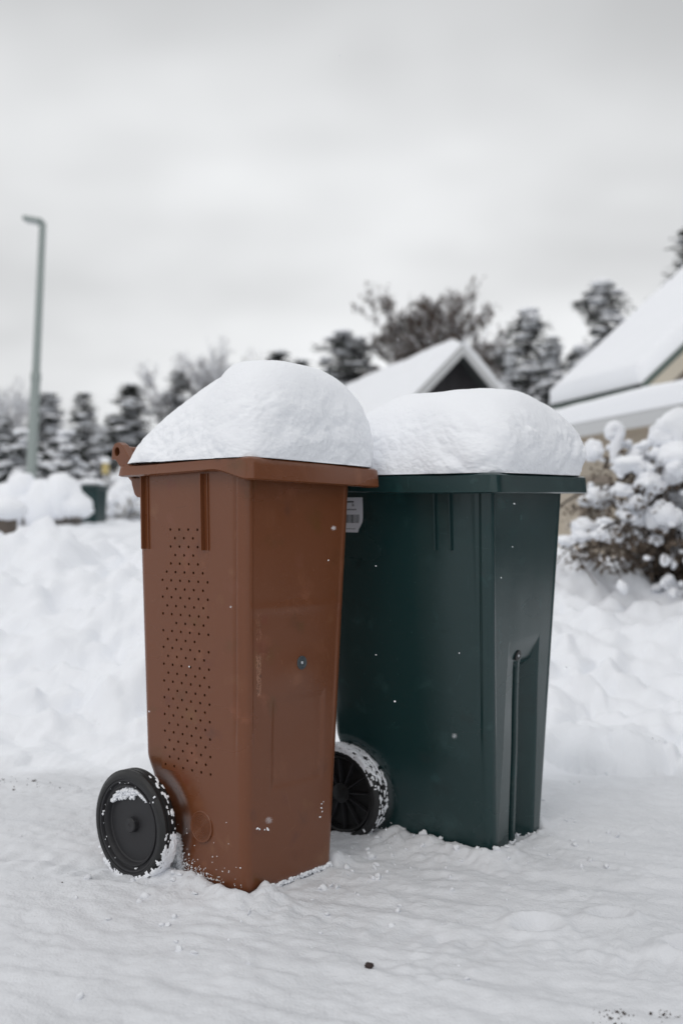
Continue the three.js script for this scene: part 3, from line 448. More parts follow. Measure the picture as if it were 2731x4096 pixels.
function broadleaf(seed, H, W, leaves, snow) { // bare twiggy crown, snow lying along the branches
  const r = rng(seed), wood = [], sn = [], leaf = [];
  const grow = (p, d, L, rad, lev) => {
    const q = p.clone().addScaledVector(d, L); wood.push(bar(p.toArray(), q.toArray(), rad, rad * 0.65, lev < 2 ? 6 : 3));
    if (lev >= 2) { const n = new THREE.Vector3(0, rad + 0.012, 0); sn.push(bar(p.clone().add(n).toArray(), q.clone().add(n).toArray(), Math.max(0.012, rad * 0.8) * snow, 0.010 * snow, 4)); }
    if (lev >= 4 && leaves) for (let i = 0; i < leaves; i++) { const o = p.clone().lerp(q, r()); const s = 0.06 + r() * 0.08; const x = o.x + (r() - 0.5) * 0.2, y = o.y + (r() - 0.5) * 0.2, z = o.z + (r() - 0.5) * 0.2; leaf.push(x, y, z, x + (r() - 0.5) * 2 * s, y - s * r(), z + (r() - 0.5) * 2 * s, x + (r() - 0.5) * 2 * s, y + s * r(), z + (r() - 0.5) * 2 * s); }
    if (lev >= 6) return;
    const n = lev === 0 ? 6 : 3; for (let i = 0; i < n; i++) { const nd = d.clone().add(new THREE.Vector3((r() - 0.5) * 1.7 * W, (r() - 0.3) * 0.8, (r() - 0.5) * 1.7 * W)).normalize(); grow(lev === 0 ? p.clone().lerp(q, 0.45 + 0.55 * i / n) : p.clone().lerp(q, 0.5 + 0.5 * r()), nd, L * (0.62 + 0.2 * r()), rad * 0.6, lev + 1); }
  };
  grow(new THREE.Vector3(0, -0.4, 0), new THREE.Vector3(0, 1, 0), H * 0.36, 0.014 * H, 0);
  return { trunk: merge(wood), crown: leaf.length ? triSoup(leaf) : null, snow: merge(sn) };
}
const kinds = {
  spruce: [conifer(1, 7, 2.5, 0.36), M.needle], fir: [conifer(2, 7, 2.6, 0.62), M.needle], pine: [conifer(3, 7, 2.3, 0.24, true), M.needleDark], bush: [conifer(4, 3.4, 1.9, 0.85), M.needle],
  birch: [broadleaf(6, 8, 0.7, 1, 1.1), M.deadLeaf], beech: [broadleaf(7, 7.2, 0.95, 9, 0.9), M.deadLeaf],
};
for (const k of Object.values(kinds)) { k[0].snow.computeBoundingBox(); k[0].trunk.computeBoundingBox(); k[0].top = Math.max(k[0].snow.boundingBox.max.y, k[0].trunk.boundingBox.max.y); }
const protoTree = {};
function tree(kind, name, px, topY, depth, wide, label, turn, group) {
  const top = spot(px, topY, depth), y0 = groundY(top.x, top.z, false) - 0.1, natural = kinds[kind][0].top;
  let o; const [g, m] = kinds[kind];
  if (!protoTree[kind]) { o = thing(name, label, 'tree', group); mesh('trunk', g.trunk, kind === 'birch' || kind === 'beech' ? M.twig : M.bark, o); if (g.crown) mesh('crown', g.crown, m, o); mesh('lying_snow', g.snow, M.snowSoft, o); protoTree[kind] = o; } else { o = copyOf(protoTree[kind], label); if (group) o.userData.group = group; }
  const s = (top.y - y0) / natural; o.position.set(top.x, y0, top.z); o.scale.set(s * wide, s, s * wide); o.rotation.y = turn; return o;
}
const TG = 'snowy trees behind the gardens';
tree('birch', 'birch_tree', 30, 862, 34, 0.8, 'frosted bare tree at the left edge, behind the lamp post', 0.3, TG);
tree('fir', 'fir_tree', 112, 900, 24, 1.5, 'snow-laden fir directly behind the lamp post', 0.9, TG);
tree('fir', 'fir_tree', 5, 950, 22, 1.6, 'low snow-laden fir at the left edge of the picture', 2.9, TG);
tree('spruce', 'spruce_tree', 193, 900, 27, 1.25, 'slim dark spruce just right of the lamp post', 2.1, TG);
tree('bush', 'fir_tree', 150, 985, 19, 1.0, 'short bushy fir in front of the slim spruce', 1.2, TG);
tree('bush', 'fir_tree', 60, 985, 18, 1.1, 'short bushy fir at the foot of the lamp post', 4.2, TG);
tree('fir', 'fir_tree', 222, 985, 23, 1.1, 'small fir above the distant green bin', 3.1, TG);
tree('spruce', 'spruce_tree', 308, 880, 33, 1.5, 'broad dark spruce left of the brown bin handle', 4.0, TG);
tree('spruce', 'spruce_tree', 262, 950, 38, 1.4, 'far faint spruce between two darker ones on the left', 5.0, TG);
tree('birch', 'birch_tree', 462, 765, 40, 1.0, 'tall pale frosted birch left of the brown bin snow heap', 1.4, TG);
tree('birch', 'birch_tree', 530, 800, 46, 1.0, 'second, lower frosted birch beside the tall pale one', 3.4, TG);
tree('spruce', 'spruce_tree', 408, 850, 40, 1.2, 'dark spruce top at the left slope of the snow heap', 0.4, TG);
tree('spruce', 'spruce_tree', 640, 805, 44, 1.2, 'distant spruce tip just above the brown bin snow heap', 1.9, TG);
tree('spruce', 'spruce_tree', 693, 825, 46, 1.2, 'lowest spruce tip above the brown bin snow heap', 2.7, TG);
tree('birch', 'birch_tree', 600, 800, 52, 0.7, 'faint bare birch top above the middle of the snow heap', 5.1, TG);
tree('pine', 'pine_tree', 782, 755, 38, 1.15, 'taller of two dark pines left of the dark gable', 0.2, TG);
tree('pine', 'pine_tree', 826, 772, 40, 1.1, 'shorter of two dark pines left of the dark gable', 3.2, TG);
tree('beech', 'broadleaf_tree', 1003, 655, 40, 0.8, 'large brown twiggy tree rising behind the dark gable', 0.6, TG);
tree('beech', 'broadleaf_tree', 935, 735, 38, 0.6, 'dense brown tree at the left flank of the large one', 2.6, TG);
tree('birch', 'birch_tree', 1090, 720, 44, 0.9, 'pale frosted tree right of the gable peak', 2.2, TG);
tree('pine', 'pine_tree', 1213, 706, 32, 1.0, 'snowy pine between the two house roofs', 4.4, TG);
tree('fir', 'fir_tree', 1268, 770, 29, 0.8, 'snow-laden fir tucked against the right roof', 0.7, TG);
tree('fir', 'fir_tree', 1172, 800, 30, 0.7, 'small snowy fir beside the right slope of the dark gable house', 5.6, TG);
tree('pine', 'pine_tree', 1388, 640, 27, 0.95, 'tall dark pine standing over the right-hand snowy roof', 2.0, TG);
tree('pine', 'pine_tree', 1330, 790, 27, 0.9, 'lower pine at the roof edge beside the tall dark pine', 5.2, TG);
tree('spruce', 'spruce_tree', 1588, 520, 26, 1.0, 'dark spruce cut off by the right edge above the roof', 1.0, TG);

// unseen spruces added right of the view to darken both bins' right-hand reflections
for (const [x, z, h, turn, l] of [[7.9, -5.0, 5.6, 0.2, 'added tall dark spruce out of frame on the right for the reflections, farthest of the row'], [7.4, -2.9, 6.0, 1.3, 'added tall dark spruce out of frame on the right for the reflections, second of the row'], [7.8, -0.8, 5.4, 2.2, 'added dark spruce out of frame on the right for the reflections, third of the row'], [7.5, 1.2, 5.8, 4.1, 'added dark spruce out of frame on the right for the reflections, nearest of the row'], [5.6, -6.6, 4.8, 0.9, 'added dark spruce out of frame on the right for the reflections, beside the beige house'], [4.3, -6.9, 3.6, 3.3, 'added small dark spruce out of frame on the right for the reflections, behind the snowy shrub']]) { const o = copyOf(protoTree.spruce, l); o.userData.group = 'unseen spruces added right of the bins for dark reflections'; o.position.set(x, groundY(x, z, false) - 0.1, z); o.scale.set(h / 7, h / 7, h / 7); o.rotation.y = turn; }

// ---- lamp post
{
  const foot = spot(72, 1120, 17), top = spot(99, 512, 17.2), o = thing('street_lamp', 'tall grey steel street lamp leaning slightly, on the left', 'street lamp'); o.position.set(foot.x, groundY(foot.x, foot.z, false), foot.z);
  const v = (p) => [p.x - o.position.x, p.y - o.position.y, p.z - o.position.z], A = [v(foot)[0] - 0.03, -0.3, v(foot)[2]], T = v(top), mid = A.map((a, i) => lerp(a, T[i], 0.52)), m2 = A.map((a, i) => lerp(a, T[i], 0.515));
  const steel = M.plain(0.30, 0.34, 0.33, 0.5, { metalness: 0.25 });
  mesh('lower_pole', bar(A, m2, 0.092, 0.080, 20), steel, o); mesh('upper_pole', bar(mid, T, 0.068, 0.058, 20), steel, o); mesh('collar', bar(A.map((a, i) => lerp(a, T[i], 0.505)), A.map((a, i) => lerp(a, T[i], 0.527)), 0.09, 0.086, 20), steel, o);
  mesh('arm', bar([T[0], T[1] - 0.03, T[2]], [T[0] - 0.12, T[1] + 0.03, T[2]], 0.05, 0.045, 12), steel, o);
  const head = mesh('lamp_head', new RoundedBoxGeometry(0.34, 0.085, 0.19, 3, 0.035), steel, o); head.position.set(T[0] - 0.16, T[1] + 0.045, T[2]); head.rotation.z = -0.16;
  const lens = mesh('lens', new RoundedBoxGeometry(0.22, 0.03, 0.14, 2, 0.012), M.plain(0.5, 0.52, 0.52, 0.3), o); lens.position.set(T[0] - 0.18, T[1] + 0.0, T[2]); lens.rotation.z = -0.16;
  mesh('door', box(-0.045, 0.045, 0.5, 0.85, 0.06, 0.1, 0.01).translate(A[0], 0, A[2]), steel, o);
}
// ---- houses
const slab = (pts, t) => { // a flat polygon given by its corners, thickened along its own normal
  const V = pts.map((p) => new THREE.Vector3(...p)), n = V[1].clone().sub(V[0]).cross(V[2].clone().sub(V[0])).normalize().multiplyScalar(t), pos = [], W = V.map((p) => p.clone().add(n)), k = V.length;
  const f = (a, b, c) => pos.push(...a.toArray(), ...b.toArray(), ...c.toArray());
  for (let i = 1; i < k - 1; i++) { f(W[0], W[i], W[i + 1]); f(V[0], V[i + 1], V[i]); } for (let i = 0; i < k; i++) { const j = (i + 1) % k; f(V[i], V[j], W[j]); f(V[i], W[j], W[i]); }
  return triSoup(pos);
};
function snowSlab(A, B, C, D, t, seed) { // soft-edged sheet of snow over the quad A (low,front) B (low,back) C (high,back) D (high,front)
  const a = new THREE.Vector3(...A), b = new THREE.Vector3(...B), c = new THREE.Vector3(...C), d = new THREE.Vector3(...D), n = b.clone().sub(a).cross(d.clone().sub(a)).normalize(); if (n.y < 0) n.negate();
  const g = gridGeo(40, 40, (u, v) => { const p = a.clone().lerp(b, u).lerp(d.clone().lerp(c, u), v), e = Math.min(u * a.distanceTo(b), (1 - u) * a.distanceTo(b), v * a.distanceTo(d), (1 - v) * a.distanceTo(d) + 0.3), k = Math.sqrt(clamp(1 - (1 - clamp(e / 0.22)) ** 2)); return p.addScaledVector(n, (t + 0.05 * fbm(p.x * 0.8 + seed, p.y, p.z * 0.8, 2)) * k).toArray(); });
  const under = slab([A, B, C, D], 0.004); const p = g.attributes.normal; let s = 0; for (let i = 0; i < p.count; i++) s += p.getY(i); if (s < 0) { g.index.array.reverse(); g.computeVertexNormals(); }
  return merge([g, under]);
}
M.darkWall = M.plain(0.035, 0.033, 0.037, 0.7); M.beige = M.plain(0.50, 0.44, 0.36, 0.75); M.cream = M.plain(0.55, 0.5, 0.41, 0.6); M.greyTrim = M.plain(0.55, 0.56, 0.57, 0.6); M.gutter = M.plain(0.085, 0.115, 0.10, 0.45); M.roof = M.plain(0.05, 0.055, 0.055, 0.8); M.taupe = M.plain(0.27, 0.225, 0.185, 0.75);
M.glass = new THREE.MeshPhysicalMaterial({ color: 0xffffff, roughness: 0.05, transmission: 1, thickness: 0, ior: 1.5 });
{ // house with the dark gable
  const ap = spot(1062, 792, 26), o = thing('house', 'house with a dark gable under a steep snow-covered roof, mid-distance', 'house'); o.position.set(ap.x, 0, ap.z); o.rotation.y = 0.3;
  const R = ap.y, w = 3.6, e = R - w * 1.04, L = 9.5, k = 1.04;
  mesh('gable_wall', extrudeXY([[-w + 0.5, 0], [w - 0.5, 0], [w - 0.5, R - (w - 0.5) * k - 0.12], [0, R - 0.12], [-w + 0.5, R - (w - 0.5) * k - 0.12]], -0.75, -0.6), M.darkWall, o);
  for (let i = -8; i <= 8; i++) { const x = i * 0.36, h = R - Math.abs(x) * k - 0.2; mesh('board', box(x - 0.165, x + 0.165, 0.1, h - 0.17 * k, -0.6, -0.575), M.darkWall, o); }
  mesh('side_wall', box(-w + 0.5, -w + 0.62, 0, e + 0.45, -L + 0.3, -0.76), M.darkWall, o); mesh('side_wall', box(w - 0.62, w - 0.5, 0, e + 0.45, -L + 0.3, -0.76), M.darkWall, o);
  for (const s of [-1, 1]) {
    const A = [s * w, e, 0], B = [s * w, e, -L], C = [0, R, -L], D = [0, R, 0]; const rf = mesh('roof', slab(s < 0 ? [A, D, C, B] : [A, B, C, D], -0.14), M.roof, o);
    mesh('roof_snow', snowSlab(A.map((v, i) => (i === 1 ? v + 0.02 : v)), B.map((v, i) => (i === 1 ? v + 0.02 : v)), C.map((v, i) => (i === 1 ? v + 0.02 : v)), D.map((v, i) => (i === 1 ? v + 0.02 : v)), 0.24, s * 3), M.snowSoft, o);
    mesh('bargeboard', slab(s < 0 ? [[s * w, e - 0.30, 0.02], [0, R - 0.26, 0.02], [0, R - 0.01, 0.02], [s * w, e - 0.05, 0.02]] : [[0, R - 0.26, 0.02], [s * w, e - 0.30, 0.02], [s * w, e - 0.05, 0.02], [0, R - 0.01, 0.02]], 0.05), M.greyTrim, o);
  }
}
{ // beige house with a lower side roof
  const c = spot(1472, 884, 14.6), o = thing('house', 'beige house with a steep snowy roof and green gutter, at the right edge', 'house'); o.position.set(c.x, 0, c.z); o.rotation.y = 0.27;
  const e = c.y, w = 4.3, R = e + w * 0.90, L = 2.9;
  for (const s of [0, 1]) {
    const x0 = s ? 2 * w : 0, A = [x0, e, 0], B = [x0, e, -L], C = [w, R, -L], D = [w, R, 0], up = (p) => [p[0], p[1] + 0.03, p[2]];
    mesh('roof', slab(s ? [A, B, C, D] : [A, D, C, B], -0.12), M.roof, o);
    mesh('roof_snow', snowSlab(up(A), up(B), up(C), up(D), 0.22, s + 5), M.snowSoft, o);
    const xa = x0, xb = w, dir = s ? [[xb, R - 0.36], [xa, e - 0.36], [xa, e - 0.08], [xb, R - 0.08]] : [[xa, e - 0.36], [xb, R - 0.36], [xb, R - 0.08], [xa, e - 0.08]];
    mesh('bargeboard', slab(dir.map((p) => [...p, 0.01]), 0.04), M.cream, o);
    mesh('roof_edge', slab(dir.map((p, i) => [p[0], i < 2 ? p[1] + 0.285 : p[1] + 0.10, 0.0]), 0.06), M.gutter, o);
  }
  mesh('gable_wall', extrudeXY([[0.55, 0], [2 * w - 0.55, 0], [2 * w - 0.55, e + 0.3], [w, R - 0.25], [0.55, e + 0.3]], -0.75, -0.55), M.taupe, o);
  mesh('side_wall', box(0.55, 0.75, 0, e + 0.3, -L + 0.2, -0.76), M.beige, o);
  { const g = new THREE.CylinderGeometry(0.075, 0.075, L, 14, 1, false, 0, Math.PI).rotateX(Math.PI / 2).rotateZ(-Math.PI / 2).translate(-0.05, e - 0.05, -L / 2); mesh('gutter', merge([g, box(-0.125, 0.03, e - 0.06, e - 0.045, -L, 0)]), M.gutter, o); }
  // lower side roof with the wall and window under it
  const toLocal = (p) => { const d = p.clone().sub(o.position), q = 0.27; return [d.x * Math.cos(q) - d.z * Math.sin(q), d.y, d.x * Math.sin(q) + d.z * Math.cos(q)]; };
  const W0 = toLocal(spot(1272, 1190, 14.4)), ev = toLocal(spot(1359, 996, 13.3)), x = W0[0], ey = ev[1], z0 = W0[2], z1 = z0 + 6.5;
  const wz0 = z0 + 0.72, wz1 = wz0 + 0.8, wy0 = spot(1340, 1210, 13.4).y, wy1 = spot(1340, 1095, 13.4).y;
  const pan = (a, b, c2, d) => box(x, x + 0.15, a, b, c2, d);
  mesh('lower_wall', merge([pan(0, wy0, z0, z1), pan(wy1, ey + 0.2, z0, z1), pan(wy0, wy1, z0, wz0), pan(wy0, wy1, wz1, z1), box(x + 0.151, x + 2.2, 0, ey + 0.2, z0, z0 + 0.12), box(x + 0.151, x + 2.2, 0, ey + 0.2, z1 - 0.12, z1)]), M.beige, o);
  const win = mesh('window_frame', merge([box(x - 0.02, x + 0.06, wy0, wy1, wz0 + 0.002, wz0 + 0.09), box(x - 0.02, x + 0.06, wy0, wy1, wz1 - 0.09, wz1 - 0.002), box(x - 0.02, x + 0.06, wy1 - 0.09, wy1 - 0.002, wz0 + 0.091, wz1 - 0.091), box(x - 0.02, x + 0.06, wy0 + 0.002, wy0 + 0.09, wz0 + 0.091, wz1 - 0.091)]), M.taupe, o);
  mesh('pane', box(x + 0.018, x + 0.022, wy0 + 0.091, wy1 - 0.091, wz0 + 0.092, wz1 - 0.092), M.glass, win);
  mesh('window_sill', box(x - 0.09, x + 0.0, wy0 - 0.06, wy0 - 0.005, wz0 - 0.1, wz1 + 0.1), M.cream, o);
  mesh('sill_snow', blob(0.07, 2.2, 3, 0.3, 2, 0.8, 0.7, 9).translate(x - 0.06, wy0 + 0.02, (wz0 + wz1) / 2), M.snowSoft, o);
  mesh('soffit', slab([[x - 0.42, ey - 0.02, z0 - 0.3], [x + 0.1, ey - 0.02, z0 - 0.3], [x + 0.1, ey - 0.02, z1 + 0.3], [x - 0.42, ey - 0.02, z1 + 0.3]], 0.05), M.beige, o);
  const A = [x - 0.45, ey + 0.05, z1 + 0.35], B = [x - 0.45, ey + 0.05, z0 - 0.35], C = [0.52, e - 0.5, z0 - 0.35], D = [0.52, e - 0.5, z1 + 0.35];
  mesh('lower_roof', slab([A, D, C, B], -0.05), M.roof, o); mesh('fascia', box(x - 0.47, x - 0.43, ey - 0.09, ey + 0.075, z0 - 0.35, z1 + 0.35), M.greyTrim, o);
  mesh('lower_roof_snow', snowSlab(A.map((v, i) => (i === 1 ? v + 0.04 : v)), B.map((v, i) => (i === 1 ? v + 0.04 : v)), C.map((v, i) => (i === 1 ? v + 0.04 : v)), D.map((v, i) => (i === 1 ? v + 0.04 : v)), 0.27, 7), M.snowSoft, o);
}
// ---- snow-laden shrub on the right
{
  const r = rng(15), o = thing('shrub', 'brown-leaved shrub bowed under thick snow beside the beige house', 'shrub'), c = spot(1548, 1330, 6.3); o.position.set(c.x, groundY(c.x, c.z, false) - 0.03, c.z);
  const wood = [], sn = [], leaf = [];
  const cap = (x, y, z, R, s = 0.75) => { const n = 1 + Math.floor(R * 28); for (let i = 0; i < n; i++) { const q = R * (i ? 0.4 + 0.3 * r() : 1), a2 = r() * 6.283, off = i ? R * 0.85 : 0; sn.push(blob(q, x * 7 + y * 3 + z + i, q > 0.04 ? 3 : 2, 0.75, 1.3, 0.8 + 0.5 * r(), s * (0.7 + 0.5 * r()), 0.8 + 0.5 * r()).rotateZ((r() - 0.5) * 0.8).translate(x + Math.cos(a2) * off, y - 0.5 * off * r(), z + Math.sin(a2) * off)); } };
  for (let i = 0; i < 58; i++) {
    const a = r() * 6.283, reach = 0.15 + r() * 0.58, h = 0.4 + r() * 0.6 - reach * 0.25, ca = Math.cos(a), sa = Math.sin(a);
    const cv = new THREE.CatmullRomCurve3([[ca * 0.12, 0, sa * 0.12], [ca * reach * 0.45, h * 0.75, sa * reach * 0.45], [ca * reach * 0.8, h, sa * reach * 0.8], [ca * reach * 1.1, h * (0.78 + 0.1 * r()), sa * reach * 1.1]].map((p) => new THREE.Vector3(...p)));
    wood.push(new THREE.TubeGeometry(cv, 10, 0.008, 5)); const n = 6 + Math.floor(r() * 6);
    for (let k = 0; k < n + 3; k++) { const t = 0.25 + 0.75 * r(), p = cv.getPoint(t); if (r() < 0.9) cap(p.x + (r() - 0.5) * 0.06, p.y + 0.035, p.z + (r() - 0.5) * 0.06, 0.022 + r() * r() * r() * 0.085, 0.55 + 0.35 * r()); }
    for (let k = 0; k < 190; k++) { const p = cv.getPoint(0.12 + 0.88 * r()), s = 0.014 + r() * 0.022, x = p.x + (r() - 0.5) * 0.2, y = p.y - r() * 0.14, z = p.z + (r() - 0.5) * 0.2; leaf.push(x, y, z, x + (r() - 0.5) * 2 * s, y - s * 1.6 * r(), z + (r() - 0.5) * 2 * s, x + (r() - 0.5) * 2 * s, y - s * r(), z + (r() - 0.5) * 2 * s); }
    for (let k = 0; k < 5; k++) { const p = cv.getPoint(0.3 + 0.7 * r()), q = [p.x + (r() - 0.5) * 0.26, p.y - 0.05 - r() * 0.2, p.z + (r() - 0.5) * 0.26]; wood.push(bar(p.toArray(), q, 0.005, 0.003, 4)); }
  }
  for (const [px, py, d, R, s] of [[1552, 990, 5.95, 0.12, 0.85], [1512, 1008, 5.95, 0.055, 0.6], [1480, 1022, 5.95, 0.045, 0.55], [1440, 1065, 5.9, 0.075, 0.8], [1550, 1060, 5.85, 0.12, 0.9], [1490, 1110, 5.85, 0.07, 0.9], [1430, 1125, 5.9, 0.06, 0.8], [1465, 1150, 5.85, 0.07, 0.7], [1400, 1225, 5.9, 0.075, 0.7], [1362, 1035, 6.1, 0.045, 1.3], [1520, 1180, 5.8, 0.08, 1.0]]) { const p = spot(px, py, d).sub(o.position); cap(p.x, p.y, p.z, R, s); }
  for (let i = 0; i < 60; i++) { const px = 1395 + Math.sqrt(r()) * 230, py = 1060 + Math.sqrt(r()) * 320; if (py > 1290 && px < 1425) continue; const p = spot(px, py, 5.75 + r() * 0.4).sub(o.position); cap(p.x, p.y, p.z, 0.015 + r() * r() * 0.045, 0.7 + 0.7 * r()); }
  { const P = [[1412, 1065], [1413, 1020], [1422, 992], [1412, 978], [1400, 986], [1401, 998]].map(([a, b]) => spot(a, b, 6.25).sub(o.position)); sn.push(new THREE.TubeGeometry(new THREE.CatmullRomCurve3(P), 24, 0.035, 10)); sn.push(blob(0.036, 1, 2, 0.2).translate(...P[5].toArray())); wood.push(bar([0, 0, 0], P[0].toArray(), 0.01, 0.006, 5)); }
  mesh('branches', merge(wood), M.bark, o); mesh('dry_leaves', triSoup(leaf), M.plain(0.11, 0.082, 0.06, 0.8), o); mesh('lying_snow', merge(sn), M.snowSoft, o);
}
// ---- left background: snowed-in hedge, low wall, distant bin, yellow marker
{
  const r = rng(8), hs = [[20, 1120, 0.55], [50, 1092, 0.4], [100, 1112, 0.55], [140, 1098, 0.5], [165, 1118, 0.35], [-10, 1150, 0.4]];
  const o = thing('hedge', 'low hedge buried in rounded humps of snow, far left', 'hedge'), c = spot(90, 1160, 14); o.position.set(c.x, groundY(c.x, c.z, false), c.z);
  const sn = [], lf = []; for (const [px, py, R] of hs) { const p = spot(px, py, 14).sub(o.position); sn.push(blob(R * 0.62, px, 3, 0.35, 1.5, 0.85, 1.1, 0.9).translate(p.x, p.y - R * 0.55, p.z)); }
  for (let i = 0; i < 16; i++) { const p = spot(-20 + i * 13, 1150 + r() * 15, 14).sub(o.position); sn.push(blob(0.24, i * 2.2, 2, 0.4, 1.5, 1, 0.75, 1).translate(p.x, p.y, p.z)); }
  for (let i = 0; i < 2600; i++) { const p = spot(-25 + r() * 210, 1160 + r() * 40, 13.85 + r() * 0.4).sub(o.position), s = 0.03 + r() * 0.05; lf.push(p.x, p.y, p.z, p.x + (r() - 0.5) * 2 * s, p.y - s, p.z + (r() - 0.5) * s, p.x + (r() - 0.5) * 2 * s, p.y + s * (r() - 0.3), p.z + (r() - 0.5) * s); }
  mesh('lying_snow', merge(sn), M.snowSoft, o); mesh('foliage', triSoup(lf), M.plain(0.2, 0.18, 0.165, 0.9), o);
}
{
  const c = spot(208, 1180, 15), o = thing('wheeled_bin', 'small distant dark green bin with snow on its lid, far left', 'bin'), top = spot(208, 1118, 15); o.position.set(c.x, top.y - 0.98, c.z); o.rotation.y = -0.15;
  const g = new THREE.CylinderGeometry(0.27, 0.225, 0.95, 4, 1).rotateY(Math.PI / 4).scale(0.95, 1, 1.05).translate(0, 0.475, 0);
  mesh('body', toCreasedNormals(g, 0.3), M.greenPlain, o); mesh('lid', box(-0.21, 0.21, 0.94, 1.0, -0.24, 0.24, 0.02), M.greenPlain, o); mesh('lying_snow', blob(0.2, 5, 3, 0.3, 1.6, 1.05, 0.35, 1.15).translate(0, 1.03, 0), M.snowSoft, o);
  for (const s of [-0.2, 0.2]) mesh('wheel', new THREE.CylinderGeometry(0.1, 0.1, 0.05, 20).rotateZ(Math.PI / 2).translate(s, 0.1, -0.24), M.tyre, o);
}
{ const p = spot(243, 1075, 17), o = thing('snow_pole', 'yellow marker post poking out of the snow left of the brown bin', 'marker post'); o.position.set(p.x, groundY(p.x, p.z, false), p.z); const h = p.y - o.position.y; mesh('post', bar([0, -0.2, 0], [0, h - 0.12, 0], 0.03, 0.03, 10), M.greyTrim, o); mesh('yellow_sleeve', bar([0, h - 0.1, 0], [0, h + 0.1, 0], 0.06, 0.06, 14), M.plain(0.5, 0.4, 0.17, 0.6), o); mesh('snow_tip', blob(0.08, 1, 2, 0.2, 1.5, 1, 0.8, 1).translate(0, h + 0.12, 0), M.snowSoft, o); }
{ // snow-covered bushes right of the distant bin
  for (const [px, py, d, R, lab] of [[272, 1110, 17, 0.62, 'rounded snow-buried bush right of the distant green bin'], [285, 1060, 20, 0.7, 'pale snow-buried bush just left of the brown bin handle']]) {
    const p = spot(px, py, d), o = thing('snowy_bush', lab, 'bush', 'snow-buried bushes on the left'), y0 = groundY(p.x, p.z, false), r = rng(px); o.position.set(p.x, y0, p.z); const h = Math.max(0.3, p.y - y0), sn = [], lf = [];
    for (let i = 0; i < 22; i++) { const a = r() * 6.3, q = Math.sqrt(r()) * R * 0.7, y = h * (1 - (q / R) ** 2) * (0.35 + 0.6 * r()); sn.push(blob(R * (0.18 + 0.16 * r()), i + px, 2, 0.4, 1.5, 1, 0.8, 1).translate(Math.cos(a) * q, y, Math.sin(a) * q)); }
    for (let i = 0; i < 700; i++) { const a = r() * 6.3, q = Math.sqrt(r()) * R * 0.85, y = h * r() * (1 - (q / R) ** 2 * 0.7), s = 0.03 + 0.04 * r(), x = Math.cos(a) * q, z = Math.sin(a) * q; lf.push(x, y, z, x + (r() - 0.5) * 2 * s, y + s, z + (r() - 0.5) * s, x + (r() - 0.5) * 2 * s, y - s * r(), z + s * r()); }
    mesh('lying_snow', merge(sn), M.snowSoft, o); mesh('twigs', triSoup(lf), M.plain(0.16, 0.145, 0.12, 0.9), o).userData.kind = 'stuff';
  }
}
{ const p = spot(8, 1215, 8.2), o = thing('fence_post', 'short dark stump with snow at the left edge behind the bank', 'post'); o.position.set(p.x, groundY(p.x, p.z) - 0.1, p.z); mesh('stump', bar([0, 0, 0], [0.02, 0.32, 0], 0.11, 0.09, 9), M.plain(0.12, 0.1, 0.085, 0.9), o); mesh('snow_top', blob(0.16, 3, 3, 0.3, 1.5, 1, 0.6, 1).translate(0.02, 0.36, 0), M.snowSoft, o); }
// ---- small things on and over the snow
{ const p = [0.064, 0, -2.039], g = blob(0.0085, 4, 2, 0.6, 1.7, 1, 0.8, 0.8); const m = mesh('pebble', g, M.plain(0.03, 0.018, 0.016, 0.7)); m.position.set(p[0], groundY(p[0], p[2]) + 0.004, p[2]); tag(m, 'single dark pebble lying on the bare snow in the foreground', 'pebble'); }
{ // crumbs of snow round the bins
  const r = rng(19), l = []; for (let i = 0; i < 620; i++) { const k = r() < 0.62 ? 'brown' : 'green', b = BIN[k], a = r() * 6.283, q = 0.2 + r() * r() * 0.6, x = b.pos[0] + Math.cos(a) * q + 0.05, z = b.pos[2] + Math.sin(a) * q, f = footprint(b, x, z); if (f < 0.01 || f > 0.35) continue; const s = 0.0012 + Math.pow(r(), 5) * 0.009; l.push([x, groundY(x, z) + s * 0.15, z, s, 0.7]); }
  for (let i = 0; i < 220; i++) { const x = -1.7 + r() * 3.4, z = -1.7 - r() * 2.3, s = 0.0012 + Math.pow(r(), 6) * 0.007; if (footprint(BIN.brown, x, z) < 0.02 || footprint(BIN.green, x, z) < 0.02) continue; l.push([x, groundY(x, z) + s * 0.1, z, s, 0.6]); }
  const m = mesh('snow_crumbs', blobs(l), M.crumb); tag(m, 'crumbs of loose snow scattered round the bins', 'snow', null, 'stuff');
}
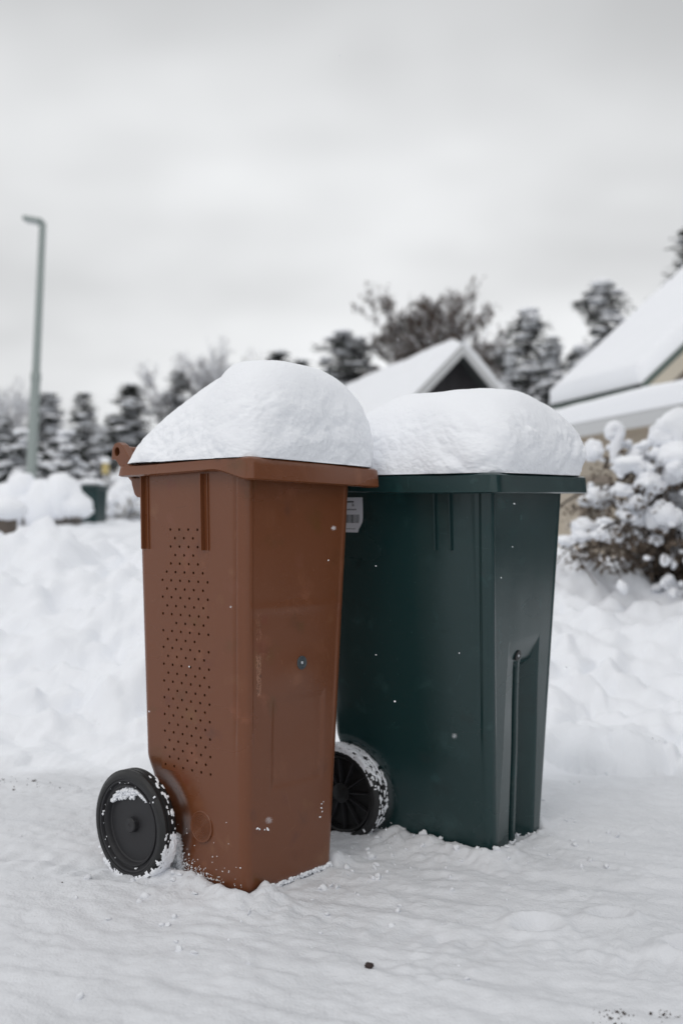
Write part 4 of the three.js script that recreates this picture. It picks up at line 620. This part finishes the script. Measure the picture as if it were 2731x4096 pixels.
{ // grit showing through the snow
  const r = rng(29), l = []; for (const [px, py, n, w, sc] of [[1405, 2332, 60, 0.03, 1], [1530, 2328, 30, 0.02, 1], [1460, 2350, 8, 0.05, 0.6], [20, 1800, 22, 0.09, 1.5], [60, 1815, 12, 0.08, 1.2], [170, 1815, 14, 0.07, 1], [1495, 1745, 8, 0.05, 1.2], [1300, 1790, 6, 0.04, 1], [30, 1545, 3, 0.02, 1.3], [130, 2020, 10, 0.08, 0.7], [620, 2192, 1, 0.0, 0.4]]) { const v = spot(px, py, 1).sub(camera.position), t = -camera.position.y / v.y, c = v.multiplyScalar(t).add(camera.position); for (let i = 0; i < n; i++) { const x = c.x + (r() + r() - 1) * w * 1.6, z = c.z + (r() + r() - 1) * w, s = (0.0007 + r() * r() * r() * 0.0045) * sc; l.push([x, groundY(x, z) + s * 0.1, z, s, 0.6]); } }
  const m = mesh('grit', blobs(l), M.plain(0.07, 0.06, 0.055, 0.9)); tag(m, 'specks of dark grit lying in the trodden snow', 'grit', null, 'stuff');
}
{ // sparse snowflakes in the air
  const l = []; for (const [px, py, d, s] of [[766, 1213, 1.6, 0.0030], [754, 1287, 2.2, 0.0014], [435, 1531, 2.2, 0.0014], [1180, 1157, 2.3, 0.0013], [1150, 1327, 2.35, 0.0014], [1176, 1256, 2.3, 0.0016], [863, 1300, 2.3, 0.0012], [906, 1611, 2.3, 0.0016], [863, 1504, 2.3, 0.0012], [1054, 1500, 2.3, 0.0012], [1043, 1690, 1.5, 0.0016], [886, 1905, 2.3, 0.0013], [618, 1884, 1.35, 0.0018], [530, 1394, 2.0, 0.0016], [1371, 1036, 2.6, 0.0018], [780, 128, 3, 0.0018], [1083, 778, 3, 0.002], [985, 785, 3, 0.002], [913, 780, 3.2, 0.002], [240, 980, 2.6, 0.0015], [343, 1634, 2.1, 0.0014], [1300, 2332 - 800, 2.6, 0.0018]]) { const p = spot(px, py, d); l.push([p.x, p.y, p.z, s, 1]); }
  const m = mesh('falling_snow', blobs(l), M.snowSoft); tag(m, 'a few snowflakes drifting in the air before the bins', 'snowflakes', null, 'stuff');
}
renderer.render(scene, camera);
